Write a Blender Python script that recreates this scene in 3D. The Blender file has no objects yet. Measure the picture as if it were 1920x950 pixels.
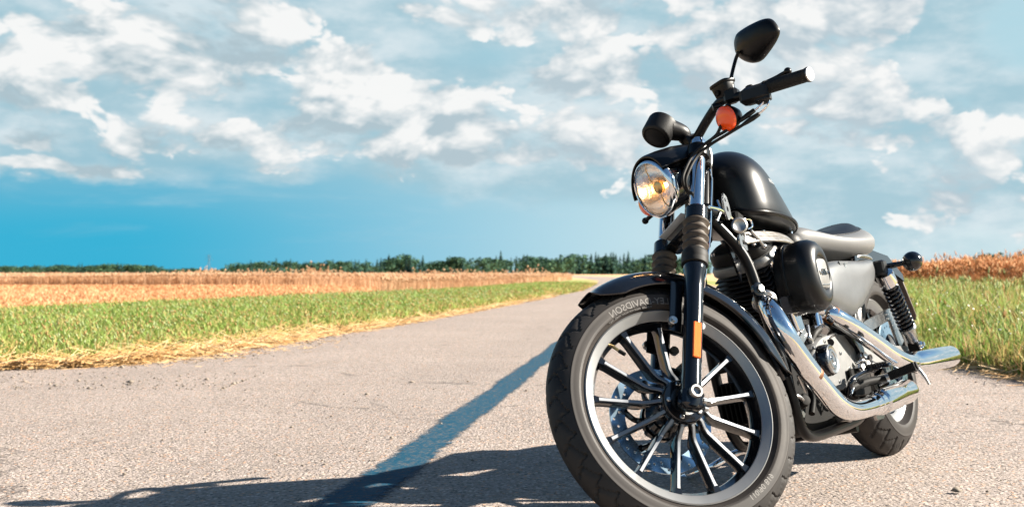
import bpy, bmesh, math, random
import numpy as np
from mathutils import Vector, Matrix
R = math.radians
sc = bpy.context.scene
col = sc.collection
rng = np.random.default_rng(7)
random.seed(7)

# ------------------------------------------------------------------ camera
FPX, W0, H0 = 2214.85, 1920.0, 950.0          # focal length in photo pixels
CAM_H = 0.6266
cam = bpy.data.cameras.new('camera')
cam.lens = FPX / W0 * 36.0
cam.sensor_width = 36.0
cam.shift_x = (960.0 - 977.581) / W0
cam.shift_y = (512.0 - 475.0) / W0
cam.clip_start, cam.clip_end = 0.05, 6000.0
cam.dof.use_dof = True
cam.dof.focus_distance = 3.05
cam.dof.aperture_fstop = 6.8
co = bpy.data.objects.new('camera', cam)
col.objects.link(co)
co.location = (0, 0, CAM_H)
co.rotation_euler = (R(90), 0, 0)
sc.camera = co

# ------------------------------------------------------------------ exposure
sc.view_settings.view_transform = 'Standard'
sc.view_settings.look = 'None'
sc.view_settings.gamma = 1.0
sc.view_settings.exposure = EXPO = 1.84
EXF = 2.0 ** EXPO
sc.cycles.use_denoising = True
sc.cycles.max_bounces = 10
sc.cycles.transparent_max_bounces = 12
sc.cycles.sample_clamp_indirect = 8.0

# ------------------------------------------------------------------ sun
SUN_AZ, SUN_EL = 3.0, 31.0                    # from +X towards +Y
sun = bpy.data.lights.new('sun', 'SUN')
sun.energy = 4.9
sun.angle = R(0.53)
sun.color = (1.0, 0.92, 0.80)
so = bpy.data.objects.new('sun', sun)
col.objects.link(so)
sd = Vector((math.cos(R(SUN_AZ)) * math.cos(R(SUN_EL)), math.sin(R(SUN_AZ)) * math.cos(R(SUN_EL)), math.sin(R(SUN_EL))))
so.rotation_euler = sd.to_track_quat('Z', 'Y').to_euler()
so.location = (20, 5, 15)


# ------------------------------------------------------------------ node maths helper
class NX:
    """A tiny expression wrapper round shader Math nodes."""
    nt = None

    def __init__(s, o): s.o = o

    @staticmethod
    def op(o, *a):
        n = NX.nt.nodes.new('ShaderNodeMath')
        n.operation = o
        for i, x in enumerate(a):
            if isinstance(x, NX): NX.nt.links.new(x.o, n.inputs[i])
            else: n.inputs[i].default_value = float(x)
        return NX(n.outputs[0])

    def __add__(s, b): return NX.op('ADD', s, b)
    __radd__ = __add__
    def __sub__(s, b): return NX.op('SUBTRACT', s, b)
    def __rsub__(s, b): return NX.op('SUBTRACT', b, s)
    def __mul__(s, b): return NX.op('MULTIPLY', s, b)
    __rmul__ = __mul__
    def __truediv__(s, b): return NX.op('DIVIDE', s, b)


def sstep(x, a, b):
    n = NX.nt.nodes.new('ShaderNodeMapRange')
    n.interpolation_type = 'SMOOTHSTEP'
    NX.nt.links.new(x.o, n.inputs[0])
    n.inputs[1].default_value, n.inputs[2].default_value = a, b
    return NX(n.outputs[0])


def comb(x, y, z=0.0):
    n = NX.nt.nodes.new('ShaderNodeCombineXYZ')
    for i, q in enumerate((x, y, z)):
        if isinstance(q, NX): NX.nt.links.new(q.o, n.inputs[i])
        else: n.inputs[i].default_value = q
    return n.outputs[0]


def noise(vec, scale, detail=4, rough=0.5, dist=0.0, out='Fac'):
    n = NX.nt.nodes.new('ShaderNodeTexNoise')
    n.inputs['Scale'].default_value = scale
    n.inputs['Detail'].default_value = detail
    n.inputs['Roughness'].default_value = rough
    n.inputs['Distortion'].default_value = dist
    if vec is not None: NX.nt.links.new(vec, n.inputs['Vector'])
    return NX(n.outputs[out])


def mixc(f, a, b):
    n = NX.nt.nodes.new('ShaderNodeMix')
    n.data_type = 'RGBA'
    for sock, q in ((n.inputs[0], f), (n.inputs[6], a), (n.inputs[7], b)):
        if isinstance(q, NX): NX.nt.links.new(q.o, sock)
        elif hasattr(q, 'is_linked'): NX.nt.links.new(q, sock)
        elif isinstance(q, (int, float)): sock.default_value = q
        else: sock.default_value = (*q, 1) if len(q) == 3 else q
    return n.outputs[2]


# ------------------------------------------------------------------ sky: Nishita with banks of cumulus
world = bpy.data.worlds.new('World')
sc.world = world
world.cycles.sampling_method = 'MANUAL'
world.cycles.sample_map_resolution = 512
world.use_nodes = True
nt = world.node_tree
NX.nt = nt
bg = nt.nodes['Background']
sky = nt.nodes.new('ShaderNodeTexSky')
sky.sky_type = 'NISHITA'
sky.sun_disc = False
sky.sun_elevation = R(SUN_EL)
sky.sun_rotation = R(90 - SUN_AZ)
sky.air_density, sky.dust_density, sky.ozone_density = 1.0, 0.6, 3.0
STR = 0.09
bg.inputs['Strength'].default_value = STR
K = 1.0 / (STR * EXF)                         # picture-linear value -> background colour
tc = nt.nodes.new('ShaderNodeTexCoord')
sp = nt.nodes.new('ShaderNodeSeparateXYZ')
nt.links.new(tc.outputs['Generated'], sp.inputs[0])
dx, dy, dz = (NX(o) for o in sp.outputs)
az = NX.op('ARCTAN2', dx, dy) * (180 / math.pi)          # degrees, + to the right of the road
el = NX.op('ARCSINE', dz) * (180 / math.pi)


wq = comb(az * .16, el * .34, 1.7)
wn = nt.nodes.new('ShaderNodeSeparateColor')
nt.links.new(noise(wq, 1.0, 5, .6, out='Color').o, wn.inputs[0])
az_w = az + (NX(wn.outputs[0]) - .5) * 5.0
el_w = el + (NX(wn.outputs[1]) - .5) * 3.0


def gauss(a0, e0, sa, se, amp):
    x = (az_w - a0) * (1.0 / sa)
    y = (el_w - e0) * (1.0 / se)
    return NX.op('EXPONENT', (x * x + y * y) * -1.0) * amp


# where the cloud banks and the clear lanes lie (degrees)
SPOTS = [(-21, 10.4, 7, 3.0, .28), (-15.8, 9.6, 3.2, 2.2, .30), (-7.8, 8.8, 3.0, 2.2, .36), (-10.5, 10.4, 2.4, 1.4, .16), (-3.6, 7.6, 2.4, 1.3, .30), (0.5, 6.6, 2.4, 1.0, .18),
         (-2.8, 5.5, 4.2, .75, .38), (-14.6, 6.3, 2.8, .8, .36), (-22.3, 5.9, 1.5, .7, .42), (-18.5, 5.5, 2.5, .5, .22), (-10.2, 6.8, 1.5, 1.0, .26), (-11.5, 5.2, 1.6, .6, .30),
         (2.6, 9.3, 2.2, 1.1, .34), (5.0, 9.8, 3.0, 1.2, .20), (4.2, 6.2, 2.6, 1.2, .26), (9, 9, 4.5, 2.8, .18), (13, 11.5, 4, 1.6, .20), (15.5, 7.2, 4.6, 2.0, .34), (19.5, 3.2, 2.8, 1.3, .34), (13, 4.5, 4, 1.2, .16), (18, 11.8, 3, 1.6, .20),
         (-1.5, 12.2, 3.0, 1.0, .26), (3, 12.4, 2.5, 1.2, .28), (-9.0, 12.8, 3.4, .8, .22), (8, 12.6, 2.5, 1, .14),
         (-12.4, 9.2, 1.2, 1.3, -.20), (-1.2, 10.3, 2.4, .7, -.22), (-19, 2.6, 9, 1.7, -.45), (-8, 2.6, 8, 1.7, -.40), (2, 2.2, 6, 1.7, -.26), (-16, .2, 12, 1.2, -.45), (11, 1.2, 6, 1.0, -.20),
         (-21, 4.5, 4.5, .55, .62), (-11.5, 4.3, 1.8, .45, .30), (23.0, 11.0, 1.7, 2.4, -.40), (20.7, 7.8, .8, .6, -.34), (-21.5, 9.0, 1.3, .5, -.24), (-15, 7.7, 4, .45, -.16)]
low = sstep(el, 22.0, 13.0)                   # the banks thin out to scattered cloud overhead
bias = None
for s_ in SPOTS:
    g = gauss(*s_)
    bias = g if bias is None else bias + g


side = sstep(az, -20.0, 16.0)


def density(da, de):
    a, e = az + da, el + de
    p = comb(a * 0.105, e * 0.185, 3.1)
    w = noise(p, 1.1, 3, .5, out='Color')
    sv = nt.nodes.new('ShaderNodeVectorMath')
    sv.operation = 'MULTIPLY_ADD'
    nt.links.new(w.o, sv.inputs[0])
    sv.inputs[1].default_value = (.55, .45, .3)
    nt.links.new(p, sv.inputs[2])
    q = sv.outputs[0]
    n1 = noise(q, .9, 8, .52)
    v = nt.nodes.new('ShaderNodeTexVoronoi')
    v.feature = 'F1'
    v.inputs['Scale'].default_value = 1.55
    v.inputs['Detail'].default_value = 4.0
    v.inputs['Roughness'].default_value = .60
    v.inputs['Lacunarity'].default_value = 2.1
    nt.links.new(q, v.inputs['Vector'])
    v2 = nt.nodes.new('ShaderNodeTexVoronoi')
    v2.inputs['Scale'].default_value = 4.2
    v2.inputs['Detail'].default_value = 3.0
    nt.links.new(q, v2.inputs['Vector'])
    puff = (0.42 - NX(v.outputs['Distance'])) * 0.42 + (0.42 - NX(v2.outputs['Distance'])) * 0.24
    return n1 + puff


d0 = density(0.0, 0.0)
d1 = density(0.80, 1.15)                      # a step towards the sun
cov = d0 + bias + side * .05 + .025 + sstep(el_w, 4.4, 6.5) * .045
mask = sstep(cov, 0.22, 0.44)
thick = sstep(cov, 0.36, 0.90)
rel = (d0 - d1) * 3.0 + 0.42 + thick * .22
lit = NX.op('MINIMUM', NX.op('MAXIMUM', rel, 0.0), 1.0)
crisp = sstep(cov, 0.275, 0.365)              # sharp heads on the sunny side, soft undersides
mask = mask * (1.0 - lit) + crisp * lit
# a soft veil of older cloud behind the cumulus
vp = comb(az * .085, el * .20, 7.7)
veil_n = noise(vp, 1.0, 5, .48, .3)
veil = sstep(veil_n + bias * .7 + sstep(el_w, 3.4, 7.0) * .16 + side * .10, .36, .68)
# clear air: deep blue rain-washed air low on one side, paler towards the sun
clear_low = mixc(side, (0.045 * K, 0.45 * K, 0.68 * K), (0.66 * K, 0.82 * K, 0.86 * K))
clear_mid = mixc(side, (0.27 * K, 0.52 * K, 0.64 * K), (0.46 * K, 0.69 * K, 0.78 * K))
clear = mixc(sstep(el, 1.5, 7.0), clear_low, clear_mid)
nish = nt.nodes.new('ShaderNodeMix')
nish.data_type = 'RGBA'
nish.blend_type = 'MULTIPLY'
nish.inputs[0].default_value = 1.0
nt.links.new(sky.outputs[0], nish.inputs[6])
nish.inputs[7].default_value = (0.27, 0.36, 0.38, 1)
clear = mixc(sstep(el, 10.0, 30.0), clear, nish.outputs[2])
cl_dark = mixc(side, (0.42 * K, 0.54 * K, 0.60 * K), (0.50 * K, 0.60 * K, 0.66 * K))
cl_lit = (0.95 * K, 0.95 * K, 0.94 * K)
cloud = mixc(lit, cl_dark, cl_lit)
veil_c = mixc(sstep(noise(vp, 2.3, 5, .6), .35, .7), (0.38 * K, 0.58 * K, 0.67 * K), (0.73 * K, 0.82 * K, 0.86 * K))
wisp = sstep(noise(comb(az * .10, el * .55, 2.2), 1.0, 6, .6, .5), .46, .78) * sstep(el, .6, 2.2) * .34
behind = mixc(veil * .9, mixc(wisp, clear, veil_c), veil_c)
over = mixc(mask * 0.95, behind, cloud)
over2 = mixc(mask * 0.25, clear, cloud)
final = mixc(low, over2, over)
nt.links.new(final, bg.inputs['Color'])

# ------------------------------------------------------------------ general helpers
def tag(o, label=None, cat=None, group=None, kind=None):
    if label: o['label'] = label
    if cat: o['category'] = cat
    if group: o['group'] = group
    if kind: o['kind'] = kind
    return o


def mat(name, colr, rough=0.5, metal=0.0, coat=0.0, spec=0.5, var=0.0, vscale=30.0, bump=0.0, bscale=200.0, rvar=0.0, dust=0.0, **kw):
    m = bpy.data.materials.new(name)
    m.use_nodes = True
    nt = m.node_tree
    b = nt.nodes['Principled BSDF']
    b.inputs['Base Color'].default_value = (*colr, 1)
    b.inputs['Roughness'].default_value = rough
    b.inputs['Metallic'].default_value = metal
    b.inputs['Coat Weight'].default_value = coat
    b.inputs['Coat Roughness'].default_value = kw.get('coat_rough', 0.05)
    b.inputs['Specular IOR Level'].default_value = spec
    if 'sheen' in kw:
        b.inputs['Sheen Weight'].default_value = kw['sheen']
        b.inputs['Sheen Roughness'].default_value = .4
    NX.nt = nt
    tcn = nt.nodes.new('ShaderNodeTexCoord')
    oc = tcn.outputs['Object']
    if var or dust:
        f = noise(oc, vscale, 5, .6)
        c = mixc(sstep(f, .3, .7), tuple(x * (1 - var) for x in colr), tuple(min(1, x * (1 + var)) for x in colr))
        if dust:
            g = sstep(noise(oc, vscale * .37, 6, .65), .45, .8)
            c = mixc(g * dust, c, (.30, .25, .20))
        nt.links.new(c, b.inputs['Base Color'])
    if rvar:
        f = noise(oc, vscale * .7, 6, .6)
        nt.links.new((f * (2 * rvar) + (rough - rvar)).o, b.inputs['Roughness'])
    if bump:
        bn = nt.nodes.new('ShaderNodeBump')
        bn.inputs['Strength'].default_value = bump
        bn.inputs['Distance'].default_value = 0.001
        nt.links.new(noise(oc, bscale, 3, .6).o, bn.inputs['Height'])
        nt.links.new(bn.outputs[0], b.inputs['Normal'])
    return m


def mesh_np(name, V, F, mats, attr=None, smooth=False):
    """V (n,3), F (m,k) arrays -> mesh, with an optional per-vertex float attribute 'tint'."""
    me = bpy.data.meshes.new(name)
    V = np.asarray(V, np.float32)
    F = np.asarray(F, np.int32)
    k = F.shape[1]
    me.vertices.add(len(V))
    me.vertices.foreach_set('co', V.ravel())
    me.loops.add(F.size)
    me.loops.foreach_set('vertex_index', F.ravel())
    me.polygons.add(len(F))
    me.polygons.foreach_set('loop_start', np.arange(0, F.size, k, dtype=np.int32))
    for m in mats: me.materials.append(m)
    if attr is not None:
        for an, vals in attr.items():
            a = me.attributes.new(an, 'FLOAT', 'POINT')
            a.data.foreach_set('value', np.asarray(vals, np.float32))
    me.update(calc_edges=True)
    me.validate()
    if smooth: me.polygons.foreach_set('use_smooth', [True] * len(F))
    return me


def link(name, me, parent=None):
    o = bpy.data.objects.new(name, me)
    col.objects.link(o)
    if parent is not None: o.parent = parent
    return o


# ------------------------------------------------------------------ ground and road
LEFT = [(-9.0, -14), (-7.5, 0), (-6.6, 6.2), (-5.6, 7.15), (-4.4, 7.45), (-3.4, 7.62), (-2.95, 7.78), (-2.68, 8.05), (-2.40, 9.0), (-2.03, 11.1), (-1.4, 14.5), (-.68, 19.5), (.6, 29), (2.3, 42), (4.6, 70), (7.1, 107), (9, 200), (4, 420)]
RIGHT = [(3.6, -14), (3.25, 0), (2.98, 5.0), (2.90, 6.9), (2.86, 7.9), (3.05, 9.5), (3.7, 13), (5.1, 22), (6.6, 32), (8.0, 42), (10.2, 70), (12.6, 107), (14.5, 200), (9.5, 420)]


def edge_x(E, y):
    return np.interp(y, [q[1] for q in E], [q[0] for q in E])


def vcol_attr(nt, name):
    a = nt.nodes.new('ShaderNodeAttribute')
    a.attribute_name = name
    return NX(a.outputs['Fac'])


def ground_material():
    m = bpy.data.materials.new('field_soil')
    m.use_nodes = True
    nt = m.node_tree
    NX.nt = nt
    b = nt.nodes['Principled BSDF']
    b.inputs['Roughness'].default_value = .95
    g = nt.nodes.new('ShaderNodeNewGeometry')
    f = noise(g.outputs['Position'], .35, 6, .65)
    f2 = noise(g.outputs['Position'], 3.0, 6, .7)
    c = mixc(sstep(f2, .3, .7), (.46, .25, .12), (.56, .33, .17))
    c = mixc(sstep(f, .35, .7) * .5, c, (.58, .40, .20))
    nt.links.new(c, b.inputs['Base Color'])
    bn = nt.nodes.new('ShaderNodeBump')
    bn.inputs['Distance'].default_value = .05
    nt.links.new(f2.o, bn.inputs['Height'])
    nt.links.new(bn.outputs[0], b.inputs['Normal'])
    return m


def asphalt_material():
    m = bpy.data.materials.new('weathered_asphalt')
    m.use_nodes = True
    nt = m.node_tree
    NX.nt = nt
    b = nt.nodes['Principled BSDF']
    b.inputs['Roughness'].default_value = .86
    b.inputs['Specular IOR Level'].default_value = .35
    g = nt.nodes.new('ShaderNodeNewGeometry')
    pos = g.outputs['Position']
    # bleached binder with chippings of several stones
    base = mixc(sstep(noise(pos, 1.1, 6, .62), .3, .7), (.272, .226, .205), (.362, .304, .277))
    base = mixc(sstep(noise(pos, 55, 4, .7), .35, .68), tuple(x * .72 for x in (.32, .255, .205)), base)

    def chips(scale, seed):
        v = nt.nodes.new('ShaderNodeTexVoronoi')
        v.inputs['Scale'].default_value = scale
        mp = nt.nodes.new('ShaderNodeMapping')
        mp.inputs['Location'].default_value = (seed, seed * 1.7, 0)
        nt.links.new(pos, mp.inputs[0])
        nt.links.new(mp.outputs[0], v.inputs['Vector'])
        s = nt.nodes.new('ShaderNodeSeparateColor')
        nt.links.new(v.outputs['Color'], s.inputs[0])
        return NX(v.outputs['Distance']), NX(s.outputs[0]), NX(s.outputs[1])

    dist, r1, r2 = chips(80, 0.0)
    inside = sstep(dist, .52, .34)
    stone = mixc(r2, (.135, .112, .104), (.60, .505, .455))
    stone = mixc(sstep(r1, .90, .93), stone, (.58, .31, .17))
    stone = mixc(sstep(r1, .13, .09), stone, (.04, .035, .035))
    c = mixc(inside * .85, base, stone)
    dist2, q1, q2 = chips(38, 4.3)
    in2 = sstep(dist2, .40, .26) * sstep(q1, .74, .80)
    c = mixc(in2 * .8, c, mixc(q2, (.07, .06, .058), (.56, .47, .38)))
    dist3, t1, t2 = chips(210, 9.1)
    c = mixc(sstep(dist3, .45, .3) * sstep(t1, .6, .75) * .6, c, mixc(t2, (.10, .085, .075), (.52, .45, .40)))
    # pits
    pit = sstep(noise(pos, 85, 3, .6), .60, .68)
    c = mixc(pit * .85, c, (.045, .038, .034))
    big = sstep(noise(pos, .25, 4, .55), .35, .7)
    c = mixc(big * .20, c, (.17, .15, .14))
    # faint polished wheel tracks running with the road, and a few oily blotches
    sx_ = nt.nodes.new('ShaderNodeSeparateXYZ')
    nt.links.new(pos, sx_.inputs[0])
    lane = NX(sx_.outputs[0]) - NX(sx_.outputs[1]) * .13 + (noise(pos, .5, 3, .5) - .5) * .5
    wob_ = NX.op('SINE', lane * 3.4)
    c = mixc(sstep(wob_, .1, 1.0) * .13, c, (.17, .145, .13))
    blot = sstep(noise(pos, 1.7, 5, .6, .5), .66, .74)
    c = mixc(blot * .30, c, (.11, .095, .09))
    # hairline cracks, broken up
    cv = nt.nodes.new('ShaderNodeTexVoronoi')
    cv.feature = 'DISTANCE_TO_EDGE'
    cv.inputs['Scale'].default_value = .55
    wv = nt.nodes.new('ShaderNodeVectorMath')
    wv.operation = 'MULTIPLY_ADD'
    nt.links.new(noise(pos, 1.6, 6, .65, out='Color').o, wv.inputs[0])
    wv.inputs[1].default_value = (.8, .8, 0)
    nt.links.new(pos, wv.inputs[2])
    nt.links.new(wv.outputs[0], cv.inputs['Vector'])
    crack = sstep(NX(cv.outputs['Distance']), .0075, .0015) * sstep(noise(pos, .7, 3, .5), .52, .60)
    c = mixc(crack * .6, c, (.06, .05, .045))
    # rough, dirty margin on the field side: attribute 'edge' 1 at the verge
    e = vcol_attr(nt, 'edge')
    dirt = sstep(e + (noise(pos, 2.2, 6, .7) - .5) * .7, .45, .75)
    c = mixc(dirt * .55, c, (.24, .180, .140))
    nt.links.new(c, b.inputs['Base Color'])
    h = inside * .7 + in2 * 1.4 - pit * 1.4 + noise(pos, 200, 3, .6) * .5
    bn = nt.nodes.new('ShaderNodeBump')
    bn.inputs['Strength'].default_value = .8
    bn.inputs['Distance'].default_value = .005
    nt.links.new(h.o, bn.inputs['Height'])
    nt.links.new(bn.outputs[0], b.inputs['Normal'])
    return m


def grid_strip(ys, xl, xr, n, z):
    V, F, E = [], [], []
    for j, y in enumerate(ys):
        for i in range(n + 1):
            t = i / n
            V.append((xl[j] + (xr[j] - xl[j]) * t, y, z))
            E.append(t)
    for j in range(len(ys) - 1):
        for i in range(n):
            a = j * (n + 1) + i
            F.append((a, a + 1, a + n + 2, a + n + 1))
    return np.array(V), np.array(F), np.array(E)


gs = 5200.0
gv = np.array([(-gs, -300, 0), (gs, -300, 0), (gs, gs, 0), (-gs, gs, 0)])
ground = link('ground', mesh_np('ground', gv, [(0, 1, 2, 3)], [ground_material()]))
tag(ground, kind='structure')

ys = np.concatenate([np.arange(-14, 6, .25), np.arange(6, 10, .05), np.arange(10, 40, .25), np.arange(40, 420, 4.0)])
wob = np.cumsum(rng.normal(0, .018, len(ys))); wob -= np.linspace(0, wob[-1], len(ys))
wob = np.clip(wob, -.06, .06) + rng.normal(0, .012, len(ys))
xl = edge_x(LEFT, ys) - .30 + wob
xr = edge_x(RIGHT, ys) + .30 - wob[::-1]
V, F, E = grid_strip(ys, xl, xr, 40, .004)
road = link('road', mesh_np('road', V, F, [asphalt_material()], {'edge': np.clip(1 - E * (np.repeat(xr - xl, 41)) / .85, 0, 1)}))
tag(road, kind='structure')

# bitumen seal along a crack in the road
seal_m = bpy.data.materials.new('bitumen_seal')
seal_m.use_nodes = True
nt = seal_m.node_tree
NX.nt = nt
b = nt.nodes['Principled BSDF']
g = nt.nodes.new('ShaderNodeNewGeometry')
wear = noise(g.outputs['Position'], 16, 7, .72)
grit = sstep(noise(g.outputs['Position'], 75, 4, .65), .50, .64)
fade = vcol_attr(nt, 'fade')
c = mixc(sstep(wear, .42, .72) * .5, (.002, .050, .092), (.045, .088, .122))  # blue of the reflected sky is mixed into the bitumen colour
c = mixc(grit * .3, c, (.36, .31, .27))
nt.links.new(c, b.inputs['Base Color'])
b.inputs['Roughness'].default_value = .8
b.inputs['Specular IOR Level'].default_value = .12
edge_n = fade + (noise(g.outputs['Position'], 34, 5, .7) - .5) * 1.1
nt.links.new((sstep(edge_n, .10, .40) * (0.95 - grit * .38 - sstep(wear, .52, .76) * .28)).o, b.inputs['Alpha'])
bn = nt.nodes.new('ShaderNodeBump')
bn.inputs['Strength'].default_value = .25
bn.inputs['Distance'].default_value = .002
nt.links.new(noise(g.outputs['Position'], 90, 4, .6).o, bn.inputs['Height'])
nt.links.new(bn.outputs[0], b.inputs['Normal'])
SEAL = [(-.80, .4), (-.62, 2.0), (-.485, 3.15), (-.36, 4.05), (-.19, 5.6), (.02, 7.4), (.28, 9.7), (.75, 14), (1.5, 21), (2.7, 31)]
ys = np.arange(.4, 31, .05)
ctr = edge_x(SEAL, ys) + .006 * np.sin(ys * 2.3) + .004 * np.sin(ys * 7.1)
hw = .098 + .006 * np.sin(ys * 3.7 + 1) + rng.normal(0, .003, len(ys))
V, F, E = grid_strip(ys, ctr - hw, ctr + hw, 8, .008)
seal = link('bitumen_seam', mesh_np('bitumen_seam', V, F, [seal_m], {'fade': np.clip(1 - np.abs(E * 2 - 1) * 1.0, 0, 1)}))
tag(seal, kind='structure')

# ------------------------------------------------------------------ verge, crops, straw
def leaf_material(name, stops, rough=.6, trans=.25):
    m = bpy.data.materials.new(name)
    m.use_nodes = True
    nt = m.node_tree
    b = nt.nodes['Principled BSDF']
    a = nt.nodes.new('ShaderNodeAttribute')
    a.attribute_name = 'hue'
    r = nt.nodes.new('ShaderNodeValToRGB')
    while len(r.color_ramp.elements) < len(stops): r.color_ramp.elements.new(.5)
    for e, (p, c) in zip(r.color_ramp.elements, stops):
        e.position = p
        e.color = (*c, 1)
    nt.links.new(a.outputs['Fac'], r.inputs[0])
    nt.links.new(r.outputs[0], b.inputs['Base Color'])
    b.inputs['Roughness'].default_value = rough
    b.inputs['Specular IOR Level'].default_value = .25
    t = nt.nodes.new('ShaderNodeBsdfTranslucent')
    nt.links.new(r.outputs[0], t.inputs[0])
    mx = nt.nodes.new('ShaderNodeMixShader')
    mx.inputs[0].default_value = trans
    nt.links.new(b.outputs[0], mx.inputs[1])
    nt.links.new(t.outputs[0], mx.inputs[2])
    nt.links.new(mx.outputs[0], nt.nodes['Material Output'].inputs[0])
    return m


def blades(base, h, w, lean, hue):
    """Bent grass blades: five points, three triangles' worth of faces each, all arrays."""
    n = len(base)
    a = rng.uniform(0, 2 * np.pi, n)
    side = np.stack([np.cos(a), np.sin(a), np.zeros(n)], 1) * (w * .5)[:, None]
    b = rng.uniform(0, 2 * np.pi, n)
    ld = np.stack([np.cos(b), np.sin(b), np.zeros(n)], 1) * (lean * h)[:, None]
    up = np.array([0, 0, 1.0])[None] * h[:, None]
    m = base + up * .55 + ld * .35
    tip = base + up * (1 - .35 * lean[:, None]) + ld
    V = np.stack([base - side, base + side, m + side * .8, m - side * .8, tip], 1).reshape(-1, 3)
    i = np.arange(n)[:, None] * 5
    F = np.concatenate([i + np.array([[0, 1, 2]]), i + np.array([[0, 2, 3]]), i + np.array([[3, 2, 4]])], 0)
    return V, F, np.repeat(hue, 5)


def patchy(x, y, s, seed):
    """cheap smooth noise in 0..1 for patchiness"""
    r = np.random.default_rng(seed)
    o = np.zeros_like(x)
    for k in range(7):
        d = r.uniform(0, 2 * np.pi); f = s * (1 + .55 * k); p = r.uniform(0, 6.28)
        o += np.sin((x * np.cos(d) + y * np.sin(d)) * f + p) / (1 + .35 * k)
    return np.clip(.5 + o * .17, 0, 1)


def in_view(x, y, pad=1.0):
    u = x / np.maximum(y, .1)
    return (u > -.56 - pad / np.maximum(y, 1)) & (u < .56 + pad / np.maximum(y, 1))


grass_m = leaf_material('grass_blades', [(0, (.46, .26, .11)), (.16, (.46, .34, .14)), (.30, (.33, .36, .10)), (.55, (.165, .26, .045)), (.8, (.27, .37, .10)), (1, (.46, .50, .27))], .6, .4)


def left_grass():
    y = 6.2 + 64 * rng.random(360000) ** 1.9
    wid = np.interp(y, [6, 9, 12, 17, 25, 33, 45, 70], [5.0, 6.0, 7.2, 7.3, 6.2, 5.0, 4.2, 3.4])
    t = rng.random(len(y))
    x = edge_x(LEFT, y) - .10 - t * wid
    far = x < (-.62 * y - .5)
    k = ~far & in_view(x, y)
    x, y, t, wid = x[k], y[k], t[k], wid[k]
    d = t * wid
    pt = patchy(x, y, 1.3, 3)
    pt2 = patchy(x, y, 4.5, 5)
    keep = rng.random(len(x)) < np.clip(.25 + d * .55, 0, 1) * (.55 + .6 * pt2)
    x, y, d, pt, pt2 = x[keep], y[keep], d[keep], pt[keep], pt2[keep]
    n = len(x)
    h = np.minimum((.035 + .055 * np.clip(d / 2.5, 0, 1) + .045 * pt) * rng.lognormal(0, .30, n), .20)
    dry = np.clip(1.1 - d / 2.4, 0, 1)
    hue = np.clip(.62 + .30 * (pt2 - .5) + rng.normal(0, .15, n) - dry * .52 * rng.random(n) - (pt > .66) * .22 * rng.random(n), 0, 1)
    hue = np.where(rng.random(n) < .16 + .14 * (pt < .42), rng.uniform(.03, .30, n), hue)
    V, F, H = blades(np.stack([x, y, np.zeros(n)], 1), h, .006 + .0011 * y, rng.uniform(.15, .95, n), hue)
    return V, F, H


V, F, H = left_grass()
verge = link('verge_grass', mesh_np('verge_grass', V, F, [grass_m], {'hue': H}))
tag(verge, 'mown green grass verge along the field side of the road', 'grass', kind='stuff')

# turf under the blades, a shallow bank with its own relief
turf_m = bpy.data.materials.new('turf')
turf_m.use_nodes = True
NX.nt = nt = turf_m.node_tree
b = nt.nodes['Principled BSDF']
b.inputs['Roughness'].default_value = .95
g = nt.nodes.new('ShaderNodeNewGeometry')
f = noise(g.outputs['Position'], 5.0, 6, .7)
f2 = noise(g.outputs['Position'], 40.0, 4, .7)
c = mixc(sstep(f, .35, .65), (.15, .20, .035), (.27, .29, .06))
c = mixc(sstep(f2, .5, .7) * .6, c, (.36, .26, .10))
c = mixc(vcol_attr(nt, 'dry'), c, (.42, .27, .11))
nt.links.new(c, b.inputs['Base Color'])


def turf(name, ys, inner, outer, n=10, flip=False):
    V, D = [], []
    for yy, a, o in zip(ys, inner, outer):
        for i in range(n + 1):
            t = i / n
            z = .010 + .035 * math.sin(math.pi * min(1, t * 1.4) * .5) + .012 * math.sin(yy * 1.7 + i * 2.1) * (t > 0)
            V.append((a + (o - a) * t + (.05 * math.sin(yy * 5.1) if i == 0 else 0), yy, z if 0 < i < n else .006))
            D.append(max(0, 1 - t * abs(o - a) / .8))
    F = [(j * (n + 1) + i, j * (n + 1) + i + 1, (j + 1) * (n + 1) + i + 1, (j + 1) * (n + 1) + i) for j in range(len(ys) - 1) for i in range(n)]
    if not flip: F = [f[::-1] for f in F]
    return link(name, mesh_np(name, V, F, [turf_m], {'dry': D}, smooth=True))


ys = np.concatenate([np.arange(-8, 30, .4), np.arange(30, 106, 2.0)])
wid = np.interp(ys, [0, 9, 12, 17, 25, 33, 45, 70, 110], [6.0, 6.0, 7.2, 7.3, 6.2, 5.0, 4.2, 3.4, 2.5])
tl = turf('verge_bank', ys, edge_x(LEFT, ys) - .12, edge_x(LEFT, ys) - .12 - wid)
tag(tl, kind='structure')
wr = np.interp(ys, [0, 9, 20, 40, 110], [3.4, 3.6, 4.2, 4.0, 3.0])
tr = turf('verge_bank', ys, edge_x(RIGHT, ys) + .10, edge_x(RIGHT, ys) + .10 + wr, flip=True)
tag(tr, kind='structure')


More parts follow.
